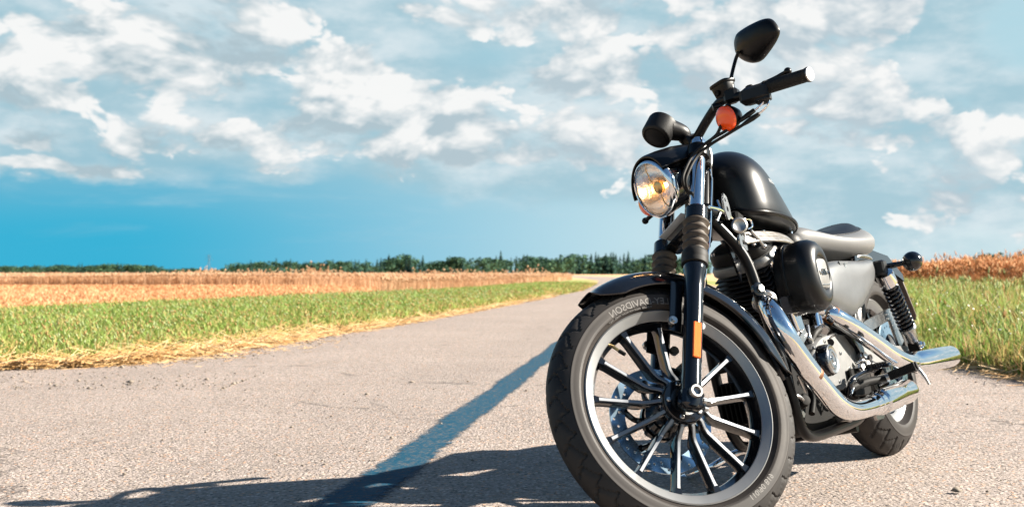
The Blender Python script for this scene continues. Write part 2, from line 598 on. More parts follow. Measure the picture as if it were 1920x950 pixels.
def right_grass():
    y = 4.5 + 34 * rng.random(235000) ** 1.6
    wid = np.interp(y, [4, 9, 20, 40], [3.4, 3.6, 4.2, 4.0])
    t = rng.random(len(y))
    x = edge_x(RIGHT, y) + .06 + t * wid
    k = in_view(x, y, .6) & (x / y > .22)
    x, y, d = x[k], y[k], (t * wid)[k]
    n = len(x)
    pt = patchy(x, y, 1.6, 11)
    pt2 = patchy(x, y, 5.0, 12)
    h = np.minimum((.07 + .17 * np.clip(d / .9, 0, 1) + .09 * pt + .04 * np.clip((d - 1.6) / 2, 0, 1)) * rng.lognormal(0, .30, n), .62)
    dry = np.clip(1.0 - d / .35, 0, 1)
    hue = np.clip(.60 + .26 * (pt2 - .5) + rng.normal(0, .15, n) - dry * .3 * rng.random(n), 0, 1)
    hue = np.where(rng.random(n) < .20 + .25 * (pt > .55), rng.uniform(.0, .30, n), hue)
    return blades(np.stack([x, y, np.zeros(n) + .01], 1), h, .0055 + .0009 * y, rng.uniform(.1, .7, n), hue)


V, F, H = right_grass()
vr = link('verge_grass', mesh_np('tall_verge_grass', V, F, [grass_m], {'hue': H}))
tag(vr, 'tall green and yellow grass on the verge behind the motorcycle', 'grass', kind='stuff')

# seed heads of wild grasses over the verges
def seed_heads(E, sgn, y, d, hh, name, label):
    x = edge_x(E, y) + sgn * d
    k = in_view(x, y, .5)
    x, y, hh = x[k], y[k], hh[k]
    n = len(x)
    h = hh * rng.lognormal(0, .18, n)
    V, F, H = blades(np.stack([x, y, np.zeros(n)], 1), h, .0025 + .0003 * y, rng.uniform(.05, .35, n), rng.uniform(.75, 1, n))
    top = V.reshape(n, 5, 3)[:, 4]
    dv = np.stack([rng.normal(0, .3, n), rng.normal(0, .3, n), np.ones(n)], 1) * (.20 * h)[:, None]
    w = (.0045 + .0005 * y)[:, None]
    ax, ay = w * np.array([1.0, 0, 0]), w * np.array([0, 1.0, 0])
    Q = np.stack([top - dv * .5, top + ax, top + ay, top - ax, top - ay, top + dv * .6], 1).reshape(-1, 3)
    i = np.arange(n)[:, None] * 6 + len(V)
    F2 = np.concatenate([i + np.array([q]) for q in ([0, 2, 1], [0, 3, 2], [0, 4, 3], [0, 1, 4], [5, 1, 2], [5, 2, 3], [5, 3, 4], [5, 4, 1])], 0)
    hue = np.where(rng.random(n) < .45, rng.uniform(.0, .25, n), rng.uniform(.85, 1, n))
    o = link('seed_heads', mesh_np(name, np.concatenate([V, Q]), np.concatenate([F, F2]), [grass_m], {'hue': np.concatenate([H, np.repeat(hue, 6)])}))
    tag(o, label, 'grass', kind='stuff')


yy_ = 6.5 + 17 * rng.random(5200) ** 1.3
dd_ = .3 + 3.6 * rng.random(5200) ** .7
seed_heads(RIGHT, 1, yy_, dd_, .22 + .20 * np.clip(dd_ / 3, 0, 1), 'tall_seed_heads', 'pale seed heads rising over the tall grass behind the motorcycle')
yy_ = 8.2 + 26 * rng.random(2600) ** 1.5
dd_ = .5 + 5.2 * rng.random(2600)
seed_heads(LEFT, -1, yy_, dd_, np.full(2600, .15), 'low_seed_heads', 'thin seed heads scattered over the mown verge by the field')

# small white flowers standing in the tall grass
y = 6.8 + 9 * rng.random(300) ** 1.3
x = edge_x(RIGHT, y) + .12 + rng.random(300) * 2.6
k = in_view(x, y, .3) & (x / y > .25)
x, y = x[k], y[k]
V, F = [], []
for xx, yy in zip(x, y):
    zz = rng.uniform(.10, .40); r = rng.uniform(.005, .012)
    i = len(V)
    nrm = Vector((rng.normal(0, .5), -1 + rng.normal(0, .4), rng.uniform(.4, 1.4))).normalized()
    u_ = nrm.orthogonal().normalized(); v_ = nrm.cross(u_)
    V.append(Vector((xx, yy, zz)) + nrm * r * .3)
    for q in range(6):
        V.append(Vector((xx, yy, zz)) + (u_ * math.cos(q * 1.047) + v_ * math.sin(q * 1.047)) * r * (1 if q % 2 else .75))
    for q in range(6): F.append((i, i + 1 + q, i + 1 + (q + 1) % 6))
fl = link('wildflowers', mesh_np('wildflowers', [tuple(v) for v in V], F, [mat('white_petals', (.62, .60, .48), .7)]))
tag(fl, 'tiny white wildflowers scattered through the tall verge grass', 'flowers', kind='stuff')

# straw swept along the road edge
straw_m = leaf_material('straw', [(0, (.32, .165, .055)), (.4, (.50, .30, .12)), (.75, (.62, .42, .20)), (1, (.70, .52, .31))], .5, .1)


def straw(n, pos, lmin, lmax, w, zmax, ang=None):
    x, y = pos(n)
    a = rng.uniform(0, np.pi, n) if ang is None else rng.normal(ang, .75, n)
    L = rng.uniform(lmin, lmax, n)
    z0 = rng.random(n) ** 1.5 * zmax + .008
    tilt = rng.normal(0, .16, n)
    d = np.stack([np.cos(a), np.sin(a), tilt], 1) * (L / 2)[:, None]
    c = np.stack([x, y, z0 + np.abs(d[:, 2])], 1)
    s = np.stack([-np.sin(a), np.cos(a), np.zeros(n)], 1) * w * .5
    u = np.array([0, 0, w * .8])
    bow = np.stack([-np.sin(a), np.cos(a), np.zeros(n)], 1) * (rng.normal(0, .06, n) * L)[:, None]
    P = [c - d - s, c - d + s, c - d + u, c + bow - s, c + bow + s, c + bow + u, c + d - s, c + d + s, c + d + u]
    V = np.stack(P, 1).reshape(-1, 3)
    i = np.arange(n)[:, None] * 9
    q = [[0, 3, 5, 2], [1, 2, 5, 4], [3, 6, 8, 5], [4, 5, 8, 7]]
    F = np.concatenate([i + np.array([k]) for k in q], 0)
    return V, F, np.repeat(rng.random(n), 9)


def straw_pos(n):
    y = 7.2 + 24 * rng.random(n) ** 4.2
    y = y + np.abs(rng.normal(0, 1, n)) * np.interp(y, [7, 7.8, 8.4], [.22, .18, .0])
    off = np.abs(rng.normal(0, 1, n)) * np.interp(y, [7, 8.2, 10, 14, 25], [.12, .11, .08, .06, .05]) - .04
    return edge_x(LEFT, y) - off, y


parts = [straw(5600, straw_pos, .06, .34, .004, .045, 1.45)]
loose = lambda n: (edge_x(LEFT, yy := 7.0 + 6 * rng.random(n)) - .9 + rng.random(n) * 1.1, yy)
parts.append(straw(900, loose, .05, .3, .004, .05))
spill = lambda n: (edge_x(LEFT, yy := 7.3 + 3.6 * rng.random(n) ** 1.4) + np.abs(rng.normal(0, .22, n)), yy)
parts.append(straw(420, spill, .02, .12, .003, .004))
rs = lambda n: (edge_x(RIGHT, yy := 5.5 + 5 * rng.random(n)) + rng.normal(.06, .10, n), yy)
parts.append(straw(700, rs, .05, .35, .003, .02, 1.5))
V = np.concatenate([q[0] for q in parts])
offs = np.cumsum([0] + [len(q[0]) for q in parts[:-1]])
F = np.concatenate([q[1] + o for q, o in zip(parts, offs)])
H = np.concatenate([q[2] for q in parts])
st = link('straw', mesh_np('straw', V, F, [straw_m], {'hue': H}))
tag(st, 'loose golden straw lying along the edge of the asphalt', 'straw', kind='stuff')

# crumbs of soil and stone on the road margin
y = 6.3 + 5.5 * rng.random(1500) ** 1.5
x = np.maximum(edge_x(LEFT, y), -.5 * y) + np.abs(rng.normal(0, .45, 1500)) * np.where(y < 7.6, 2.2, .6) - .05
x = np.where(y < 7.7, np.minimum(x, -1.6), x)
y2 = 2.2 + 5 * rng.random(260); x2 = rng.uniform(-2.4, 2.6, 260)
x, y = np.concatenate([x, x2]), np.concatenate([y, y2])
V, F = [], []
for xx, yy in zip(x, y):
    r = rng.lognormal(math.log(.0042), .5); i = len(V)
    pts = rng.normal(0, 1, (6, 3)); pts = np.array([(1, 0, 0), (-1, 0, 0), (0, 1, 0), (0, -1, 0), (0, 0, 1), (0, 0, -.4)]) * rng.uniform(.6, 1.3, (6, 1)) * r * np.array([1.2, 1.2, .75])
    V += [tuple(q + np.array([xx, yy, .006 + r * .35])) for q in pts]
    for a_, b_ in ((0, 2), (2, 1), (1, 3), (3, 0)):
        F += [(i + a_, i + b_, i + 4), (i + b_, i + a_, i + 5)]
pb = link('grit', mesh_np('grit', V, F, [mat('grit_stone', (.20, .165, .13), .9, var=.5, vscale=8)]))
tag(pb, 'loose grit and soil crumbs lying on the asphalt margin', 'gravel', kind='stuff')

# stubble: short cut stalks and chaff on the harvested strip
stub_m = leaf_material('stubble', [(0, (.42, .205, .09)), (.4, (.52, .275, .135)), (.75, (.60, .34, .18)), (1, (.68, .43, .26))], .8, .2)


def stubble():
    y = 15 + 47 * rng.random(135000) ** 1.3
    x = -.58 * y + rng.random(len(y)) * (.58 * y + 4)
    lim = edge_x(LEFT, y) - np.interp(y, [12, 17, 25, 33, 45, 70], [7.0, 7.0, 5.9, 4.8, 4.0, 3.2])
    row = np.abs(((x * .97 - y * .14) * 3.0) % 1 - .5)
    k = (x < lim) & (y < 63) & (rng.random(len(y)) < .35 + row)
    x, y = x[k], y[k]
    n = len(x)
    h = rng.uniform(.04, .12, n) * (.7 + .6 * patchy(x, y, .5, 21))
    hue = np.clip(.5 + .5 * (patchy(x, y, .35, 22) - .5) + rng.normal(0, .22, n), 0, 1)
    return blades(np.stack([x, y, np.zeros(n)], 1), h, .008 + .0007 * y, rng.uniform(.1, 1.2, n), hue)


V, F, H = stubble()
sb = link('stubble', mesh_np('stubble', V, F, [stub_m], {'hue': H}))
tag(sb, 'pale orange cut stubble between the grass verge and the standing wheat', 'stubble', kind='stuff')

wheat_m = leaf_material('ripe_wheat', [(0, (.36, .19, .09)), (.35, (.50, .28, .15)), (.7, (.62, .40, .24)), (1, (.72, .53, .36))], .7, .4)
red_wheat_m = leaf_material('ripe_red_wheat', [(0, (.38, .16, .055)), (.35, (.56, .25, .10)), (.7, (.68, .36, .17)), (1, (.74, .50, .28))], .7, .4)


def wheat(x, y, hmean, wk, seed, zb=None, jag=.085):
    n = len(x)
    h = hmean * rng.lognormal(0, jag, n) * (.9 + .25 * patchy(x, y, .30, seed))
    base = np.stack([x, y, np.zeros(n) if zb is None else zb], 1)
    hue = np.clip(.55 + .5 * (patchy(x, y, .22, seed + 1) - .5) + rng.normal(0, .18, n), 0, 1)
    V, F, H = blades(base, h * .93, wk * .55, rng.uniform(.02, .30, n), hue)
    # the ear: a slim four-sided spindle at the top of the stalk
    top = V.reshape(n, 5, 3)[:, 4]
    lean = rng.normal(0, .35, (n, 2))
    d = np.stack([lean[:, 0], lean[:, 1], np.ones(n)], 1) * (.10 * h / .8)[:, None]
    w = wk[:, None] * np.array([1.0, 0, 0]) * .9
    w2 = wk[:, None] * np.array([0, 1.0, 0]) * .9
    E = np.stack([top - d * .35, top + w + d * .15, top + w2 + d * .15, top - w + d * .15, top - w2 + d * .15, top + d * .75], 1).reshape(-1, 3)
    i = np.arange(n)[:, None] * 6 + len(V)
    Q = [[0, 2, 1], [0, 3, 2], [0, 4, 3], [0, 1, 4], [5, 1, 2], [5, 2, 3], [5, 3, 4], [5, 4, 1]]
    F2 = np.concatenate([i + np.array([q]) for q in Q], 0)
    return np.concatenate([V, E]), np.concatenate([F, F2]), np.concatenate([H, np.repeat(np.clip(hue + .15, 0, 1), 6)])


# standing wheat beyond the right-hand verge
y = 9 + 46 * rng.random(120000) ** 1.5
x = edge_x(RIGHT, y) + np.interp(y, [0, 9, 20, 40, 110], [3.3, 3.4, 4.0, 3.8, 3.0]) + rng.random(len(y)) ** 1.6 * 14
k = in_view(x, y, .5) & (x / y > .25)
x, y = x[k], y[k]
V, F, H = wheat(x, y, .78, .003 + .00058 * y, 31, jag=.12)
wh = link('wheat', mesh_np('wheat_by_the_road', V, F, [red_wheat_m], {'hue': H}))
tag(wh, 'ripe reddish wheat standing behind the tall verge grass', 'wheat', kind='stuff')

# standing wheat beyond the stubble, far across the field
y = 61 + 120 * rng.random(75000) ** 1.9
x = -.56 * y + rng.random(len(y)) * (.56 * y + 12)
lim = edge_x(LEFT, y) - np.interp(y, [60, 75, 107, 180], [3.6, 3.0, 2.4, 2.4])
k = x < lim
x, y = x[k], y[k]
V, F, H = wheat(x, y, .54, .012 + .0006 * y, 41)
ct_ = rng.uniform(0, 1, (22, 2))
yw = np.repeat(63 + 30 * ct_[:, 0], 26); xw = np.repeat(-26 + 30 * ct_[:, 1], 26) + rng.normal(0, .6, 22 * 26)
yw = yw + rng.normal(0, .6, len(yw)); kw_ = xw < edge_x(LEFT, yw) - 3.0
Vw, Fw, Hw = wheat(xw[kw_], yw[kw_], .74, .012 + .0006 * yw[kw_], 47, jag=.16)
F = np.concatenate([F, Fw + len(V)]); V = np.concatenate([V, Vw]); H = np.concatenate([H, Hw])
y2 = 33 + 28.5 * rng.random(5200) ** .8                       # the tongue of wheat that reaches forward beside the verge
x2 = edge_x(LEFT, y2) - np.interp(y2, [33, 45, 70], [4.9, 4.1, 3.4]) - rng.random(5200) * np.interp(y2, [33, 42, 52, 58, 61], [.3, 2.4, 8, 15, 26]) * rng.random(5200) ** .35
V2, F2, H2 = wheat(x2, y2, .48, .010 + .0005 * y2, 44)
wh2 = link('wheat', mesh_np('wheat_across_the_field', np.concatenate([V, V2]), np.concatenate([F, F2 + len(V)]), [wheat_m], {'hue': np.concatenate([H, H2])}))
tag(wh2, 'band of standing wheat across the field below the treeline', 'wheat', kind='stuff')

# ------------------------------------------------------------------ trees on the skyline
bark_m = mat('bark', (.10, .075, .055), .9)
fir_m = leaf_material('fir_needles', [(0, (.010, .040, .036)), (.5, (.022, .068, .056)), (1, (.05, .11, .07))], .8, .1)  # blue-green of distance haze is put into the needle colour
oak_m = leaf_material('broadleaf_leaves', [(0, (.014, .050, .036)), (.5, (.034, .090, .050)), (1, (.085, .15, .065))], .8, .12)  # these greens carry the haze's blue too


def trunk_mesh(name, h, r):
    V, F = [], []
    for k, (z, q) in enumerate(((0, 1.0), (h * .4, .7), (h, .12))):
        V += [(math.cos(a * 1.047) * r * q, math.sin(a * 1.047) * r * q, z) for a in range(6)]
    for k in range(2):
        for a in range(6): F.append((k * 6 + a, k * 6 + (a + 1) % 6, k * 6 + 6 + (a + 1) % 6, k * 6 + 6 + a))
    return mesh_np(name, V, F, [bark_m])


def fir_crown(seed, h):
    r = np.random.default_rng(seed)
    V, F, H = [], [], []
    n = 26
    for k in range(n):
        t = k / (n - 1)
        z = h * (.03 + .95 * t)
        rad = h * .17 * (1 - t) ** .75 * r.uniform(.7, 1.2) + .15
        m = int(7 + 9 * (1 - t))
        for q in range(m):
            a = r.uniform(0, 6.283)
            L = rad * r.uniform(.6, 1.25)
            wv = L * .34
            d = np.array([math.cos(a), math.sin(a), 0]); s = np.array([-d[1], d[0], 0]) * wv
            z0 = z + r.uniform(-.2, .3)
            i = len(V)
            V += [(0, 0, z0 + .35), tuple(d * L * .6 + s + [0, 0, z0 - L * .12]), tuple(d * L + [0, 0, z0 - L * .42]), tuple(d * L * .6 - s + [0, 0, z0 - L * .16])]
            F += [(i, i + 1, i + 2), (i, i + 2, i + 3)]
            H += [np.clip(r.normal(.5, .25), 0, 1)] * 4
    i = len(V)
    V += [(-.12, 0, h * .93), (.12, 0, h * .93), (0, 0, h * 1.03)]
    F.append((i, i + 1, i + 2)); H += [.5] * 3
    return mesh_np('fir_crown', V, F, [fir_m], {'hue': H})


def oak_crown(seed, h):
    r = np.random.default_rng(seed)
    lobes = [(r.normal(0, h * .16), r.normal(0, h * .16), h * r.uniform(.16, .80), h * r.uniform(.15, .25)) for _ in range(13)]
    lobes.append((0, 0, h * .80, h * .17))
    V, F, H = [], [], []
    for lx, ly, lz, lr in lobes:
        hue0 = r.uniform(.25, .7)
        for q in range(46):
            v = r.normal(0, 1, 3); v /= np.linalg.norm(v)
            c = np.array([lx, ly, lz]) + v * lr * r.uniform(.55, 1.12) * np.array([1, 1, .9])
            s = h * r.uniform(.025, .06)
            u = r.normal(0, 1, 3); u /= np.linalg.norm(u); w = np.cross(u, v + .4 * r.normal(0, 1, 3)); w /= np.linalg.norm(w) + 1e-6
            i = len(V)
            V += [tuple(c + u * s), tuple(c + w * s), tuple(c - u * s), tuple(c - w * s)]
            F += [(i, i + 1, i + 2), (i, i + 2, i + 3)]
            H += [np.clip(r.normal(hue0, .15), 0, 1)] * 4
    return mesh_np('leaf_crown', V, F, [oak_m], {'hue': H})


FIRS = [(fir_crown(100 + k, 10.0), trunk_mesh('fir_trunk', 9.0, .22)) for k in range(5)]
OAKS = [(oak_crown(200 + k, 10.0), trunk_mesh('oak_trunk', 6.0, .30)) for k in range(6)]


def tree(u, dist, px_h, kind, label, group):
    """u: azimuth tangent, px_h: height above the eye in photo pixels."""
    src = FIRS if kind == 'fir_tree' else OAKS
    crown, trunk = src[random.randrange(len(src))]
    hgt = px_h / FPX * dist + CAM_H
    e = bpy.data.objects.new(kind, None)
    col.objects.link(e)
    e.location = (u * dist, dist, -.1)
    s = hgt / 10.0
    sx = s * random.uniform(.9, 1.35) * (1.45 if kind == 'broadleaf_tree' else 1.15)
    e.scale = (sx, sx, s)
    e.rotation_euler = (0, 0, random.uniform(0, 6.28))
    tag(e, label, 'tree', group)
    link('trunk', trunk, e)
    link('crown', crown, e)
    return e


def px2u(u): return (u - 977.581) / FPX


# skyline profile read as (photo column, height above the eye in photo pixels)
SKYL = [(-60, 14.7), (0, 15.8), (60, 14.7), (140, 16.8), (230, 18.9), (285, 15.8), (300, 8.4), (330, 9.5), (345, 12.6), (380, 7.4), (415, 8.4), (425, 17.9), (470, 21.3), (520, 25.8), (560, 22.4), (600, 23.5), (650, 28.0), (700, 24.6), (740, 33.6), (775, 35.8), (800, 26.9), (835, 24.6), (860, 33.6), (872, 30.2), (880, 13.4), (903, 13.2), (912, 28.8), (935, 37.2), (980, 30.0), (1030, 34.8), (1060, 38.4), (1090, 32.4), (1140, 42.0), (1180, 34.8), (1230, 38.4), (1300, 32.4), (1400, 28.8)]
xs = [q[0] for q in SKYL]; hs = [q[1] for q in SKYL]
u = -45.0
while u < 1330:
    ph = float(np.interp(u, xs, hs))
    d = random.uniform(620, 700) if u > 900 else (random.uniform(760, 860) if u > 420 else random.uniform(1000, 1150))
    if u < 420:
        kind = 'broadleaf_tree' if random.random() < .7 else 'fir_tree'
        lab, grp = ('low bushy tree in the distant hedge line across the field' if kind == 'broadleaf_tree' else 'small pointed fir in the distant hedge line across the field'), 'trees of the distant hedge line'
    elif u < 890:
        kind = 'fir_tree' if random.random() < .45 else 'broadleaf_tree'
        lab, grp = ('dark fir in the wood at the middle of the skyline' if kind == 'fir_tree' else 'round leafy tree in the wood at the middle of the skyline'), 'trees of the middle wood'
    else:
        kind = 'fir_tree' if random.random() < .5 else 'broadleaf_tree'
        lab, grp = ('tall dark fir in the wood where the road vanishes' if kind == 'fir_tree' else 'broad leafy tree in the wood where the road vanishes'), 'trees of the wood beyond the road'
    f = random.uniform(.70, 1.08) if kind == 'broadleaf_tree' else random.uniform(.80, 1.22)
    tree(px2u(u), d, ph * f, kind, lab, grp)
    u += max(3.6, ph * random.uniform(.18, .32))
for uu, ph in ((1136, 38), (1150, 40), (1122, 36), (770, 34), (762, 32), (868, 31), (1085, 36), (1210, 36)):
    tree(px2u(uu), 600, ph, 'fir_tree', 'tallest slender fir rising above the rest of the wood', 'firs that stand above the wood')
for uu, ph in ((1838, 33), (1852, 34), (1868, 41), (1884, 35), (1915, 36), (1935, 34)):
    tree(px2u(uu), 420, ph, 'broadleaf_tree', 'dark leafy tree showing above the wheat behind the motorcycle', 'trees behind the roadside wheat')
for uu, ph in ((1690, 15), (1745, 16), (1775, 18), (1790, 16), (1730, 14), (1810, 14)):
    tree(px2u(uu), 900, ph, 'broadleaf_tree', 'tiny distant tree just above the roadside wheat', 'tiny trees on the horizon')

# scrub and undergrowth along the foot of the woods
def scrub():
    V, F, H = [], [], []
    for k in range(5200):
        uu = rng.uniform(-50, 1330)
        ph = float(np.interp(uu, xs, hs)) * (.62 if uu > 420 else .58)
        d = 590 if uu > 900 else (745 if uu > 420 else 985)
        d += rng.uniform(0, 25)
        top = ph / FPX * d
        z = rng.uniform(0, 1) ** 1.2 * top
        c = np.array([px2u(uu) * d, d, z]); sz = top * rng.uniform(.05, .13)
        u_ = rng.normal(0, 1, 3); u_ /= np.linalg.norm(u_); w_ = np.cross(u_, rng.normal(0, 1, 3)); w_ /= np.linalg.norm(w_)
        i = len(V)
        V += [tuple(c + u_ * sz), tuple(c + w_ * sz), tuple(c - u_ * sz), tuple(c - w_ * sz)]
        F += [(i, i + 1, i + 2), (i, i + 2, i + 3)]
        H += [np.clip(.50 + .5 * (math.sin(uu * .11) * .5 + math.sin(uu * .037)) * .4 + rng.normal(0, .15), 0, 1)] * 4
    return V, F, H


V, F, H = scrub()
ug = link('undergrowth', mesh_np('undergrowth', V, F, [oak_m], {'hue': H}))
tag(ug, 'dense dark scrub filling the foot of the distant woods', 'bushes', kind='stuff')

# faint lattice pylons far off
py_m = mat('galvanised_steel', (.16, .19, .21), .7, .1)


def pylon(uu, dist, ph, label):
    h = ph / FPX * dist
    V, F = [], []

    def bar(a, c, r=.07):
        a, c = Vector(a), Vector(c); d = (c - a).normalized(); s = d.orthogonal().normalized() * r; t = d.cross(s)
        i = len(V)
        for p_ in (a, c): V.extend([tuple(p_ + s), tuple(p_ + t), tuple(p_ - s), tuple(p_ - t)])
        for k in range(4): F.append((i + k, i + (k + 1) % 4, i + 4 + (k + 1) % 4, i + 4 + k))
    w = h * .09
    for sx in (-1, 1):
        for sy in (-1, 1):
            bar((sx * w, sy * w, 0), (sx * w * .12, sy * w * .12, h))
    for k in range(8):
        t0, t1 = k / 8, (k + 1) / 8
        w0, w1 = w * (1 - .88 * t0), w * (1 - .88 * t1)
        for sy in (-1, 1):
            bar((-w0, sy * w0, h * t0), (w1, sy * w1, h * t1), .05)
            bar((w0, sy * w0, h * t0), (-w1, sy * w1, h * t1), .05)
    e = bpy.data.objects.new('electricity_pylon', None)
    col.objects.link(e)
    e.location = (px2u(uu) * dist, dist, 0)
    tag(e, label, 'pylon', 'pylons on the horizon')
    link('lattice_mast', mesh_np('lattice_mast', V, F, [py_m]), e)
    V.clear(); F.clear()
    for z, q in ((.72, .26), (.84, .20), (.95, .15)):
        bar((-h * q, 0, h * z), (h * q, 0, h * z), .09)
        bar((-h * q, 0, h * z), (0, 0, h * (z + .05)), .05)
        bar((h * q, 0, h * z), (0, 0, h * (z + .05)), .05)
    link('cross_arm', mesh_np('cross_arm', V, F, [py_m]), e)


pylon(392, 1300, 36, 'thin grey lattice pylon above the gap in the distant hedge line')
pylon(1747, 1250, 26, 'thin grey lattice pylon above the wheat behind the motorcycle')

# ================================================================== the motorcycle
# Built in its own frame: origin where the rear tyre touches the road, X forwards, Y to its left, Z up, upright.
# Fork parts are built straight ahead and swung round the steering axis.
M3 = np.array([[-0.541342, 0.817621, -0.196073], [-0.84076, -0.528749, 0.116394], [-0.008507, 0.227859, 0.973657]])
T3 = np.array([1.28125, 4.08537, 0.0])
S3 = np.array([[0.8608, 0.502558, -0.080367], [-0.502558, 0.8144, -0.290152], [-0.080367, 0.290152, 0.9536]])
AXIS0 = np.array([1.637, 0.0, 0.0])
FD = np.array([-math.sin(R(30)), 0, math.cos(R(30))])      # direction of the fork legs
FC = np.array([1.52, 0, .33])                               # front wheel centre
FY = 0.0931                                                 # half spacing of the fork legs

bike = bpy.data.objects.new('motorcycle', None)
col.objects.link(bike)
bike.matrix_world = Matrix.Translation(Vector(T3)) @ Matrix(M3.tolist()).to_4x4()
tag(bike, 'black cruiser motorcycle parked on the road with its front wheel turned', 'motorcycle')

MT = dict(
    gloss=mat('black_gloss_paint', (.004, .0045, .006), .14, spec=.4, coat=.55, rvar=.03, vscale=14),
    satin=mat('black_satin_paint', (.003, .0032, .004), .32, spec=.24, rvar=.03, vscale=18, bump=.02, bscale=900, dust=.0),
    denim=mat('black_denim_paint', (.0025, .003, .004), .36, spec=.26, coat=.20, coat_rough=.26, rvar=.03, vscale=18, bump=.02, bscale=900),
    cleaner=mat('black_cleaner_paint', (.009, .010, .012), .43, spec=.75, rvar=.04, vscale=18, bump=.02, bscale=900),
    grey=mat('sunlit_black_paint', (.085, .089, .093), .42, metal=.35, spec=.8, rvar=.04, vscale=18, bump=.02, bscale=900, var=.08),  # black paint whose grey sheen in the sun is put into the base colour
    crinkle=mat('black_crinkle_finish', (.005, .005, .0055), .5, spec=.3, bump=.25, bscale=700, dust=.03),
    plastic=mat('black_plastic', (.005, .005, .0055), .42, spec=.35, bump=.05, bscale=600),
    rubber=mat('black_rubber', (.008, .0075, .007), .62, spec=.3, bump=.12, bscale=400, dust=.03),
    tyre=mat('tyre_rubber', (.016, .014, .013), .60, spec=.35, bump=.15, bscale=300, var=.3, vscale=9, dust=.12),
    sidewall=mat('tyre_sidewall', (.016, .0125, .011), .56, spec=.26, bump=.06, bscale=300, var=.3, vscale=7, dust=.16),
    letter=mat('sidewall_lettering', (.12, .11, .10), .6),
    gaiter=mat('dusty_gaiter_rubber', (.032, .021, .013), .58, bump=.12, bscale=350, var=.3, vscale=25, dust=.18),
    chrome=mat('chrome', (.80, .81, .83), .045, metal=1.0, rvar=.02, vscale=25),
    polished=mat('polished_aluminium', (.40, .40, .40), .26, metal=1.0, rvar=.07, vscale=40),
    machined=mat('machined_aluminium', (.27, .275, .28), .42, metal=.75, bump=.05, bscale=900, rvar=.06, vscale=40),
    silver=mat('silver_powder_coat', (.20, .20, .197), .46, metal=.5, bump=.08, bscale=700, var=.10, dust=.08),
    steel=mat('bare_steel', (.34, .33, .32), .35, metal=1.0, rvar=.12, vscale=60, var=.15),
    disc=mat('brake_disc_steel', (.36, .50, .62), .24, metal=1.0, rvar=.08, vscale=12),  # blue reflection painted in as the steel's tint
    vinyl=mat('sunlit_black_vinyl', (.115, .115, .115), .48, spec=.6, bump=.14, bscale=520),  # black vinyl, painted grey to carry its sunlit sheen
    insert=mat('smooth_seat_insert', (.004, .005, .008), .42, spec=.16, bump=.08, bscale=420),
    orange=mat('amber_lens', (.95, .085, .004), .14, coat=.6),
    reflector=mat('amber_reflector', (.90, .16, .02), .20, coat=.5, bump=.5, bscale=260),
    brown=mat('rusty_clamp', (.16, .065, .022), .55, metal=.4, var=.4, vscale=60),
    dark=mat('dark_casting', (.004, .004, .004), .6, spec=.12, bump=.12, bscale=300, dust=.03),
    plate=mat('plate_backing', (.09, .062, .05), .55, var=.15, vscale=20),
    pale=mat('pale_satin_alloy', (.55, .56, .57), .40, metal=.25),
    face=mat('spoke_face_aluminium', (.185, .195, .21), .46, metal=.8, rvar=.08, vscale=40, bump=.05, bscale=900),
    white=mat('pale_print', (.42, .44, .46), .5),
    brass=mat('brass', (.62, .44, .20), .3, metal=1.0),
    bolt=mat('zinc_bolt', (.45, .45, .44), .28, metal=1.0, rvar=.1, vscale=90),
)
# bulb behind the lit headlight
em = bpy.data.materials.new('lit_bulb')
em.use_nodes = True
pb_ = em.node_tree.nodes['Principled BSDF']
pb_.inputs['Base Color'].default_value = (1, .75, .4, 1)
pb_.inputs['Emission Color'].default_value = (1.0, .58, .26, 1)
pb_.inputs['Emission Strength'].default_value = 9.0
MT['bulb'] = em
gl = bpy.data.materials.new('headlight_glass')
gl.use_nodes = True
gn = gl.node_tree
pbg = gn.nodes['Principled BSDF']
pbg.inputs['Base Color'].default_value = (1, 1, 1, 1)
pbg.inputs['Roughness'].default_value = .02
pbg.inputs['Transmission Weight'].default_value = 1.0
pbg.inputs['IOR'].default_value = 1.12
MT['glass'] = gl
refl = mat('headlight_reflector', (.92, .90, .87), .20, metal=1.0, bump=.8, bscale=70)
MT['refl'] = refl


def nrm(v):
    v = np.asarray(v, float)
    return v / (np.linalg.norm(v) + 1e-12)


def frame(d):
    d = nrm(d)
    a = np.array([0, 0, 1.0]) if abs(d[2]) < .9 else np.array([0, 1.0, 0])
    u = nrm(np.cross(a, d))
    return u, np.cross(d, u), d


def cr(pts, n=8, closed=False):
    """Catmull-Rom resampling of a polyline."""
    P = [np.asarray(q, float) for q in pts]
    if closed: P = [P[-1]] + P + [P[0], P[1]]
    else: P = [2 * P[0] - P[1]] + P + [2 * P[-1] - P[-2]]
    out = []
    for i in range(1, len(P) - 2):
        a, b, c, d = P[i - 1:i + 3]
        for k in range(n):
            t = k / n
            out.append(.5 * (2 * b + (c - a) * t + (2 * a - 5 * b + 4 * c - d) * t * t + (3 * b - a - 3 * c + d) * t ** 3))
    if not closed: out.append(P[-2])
    return out


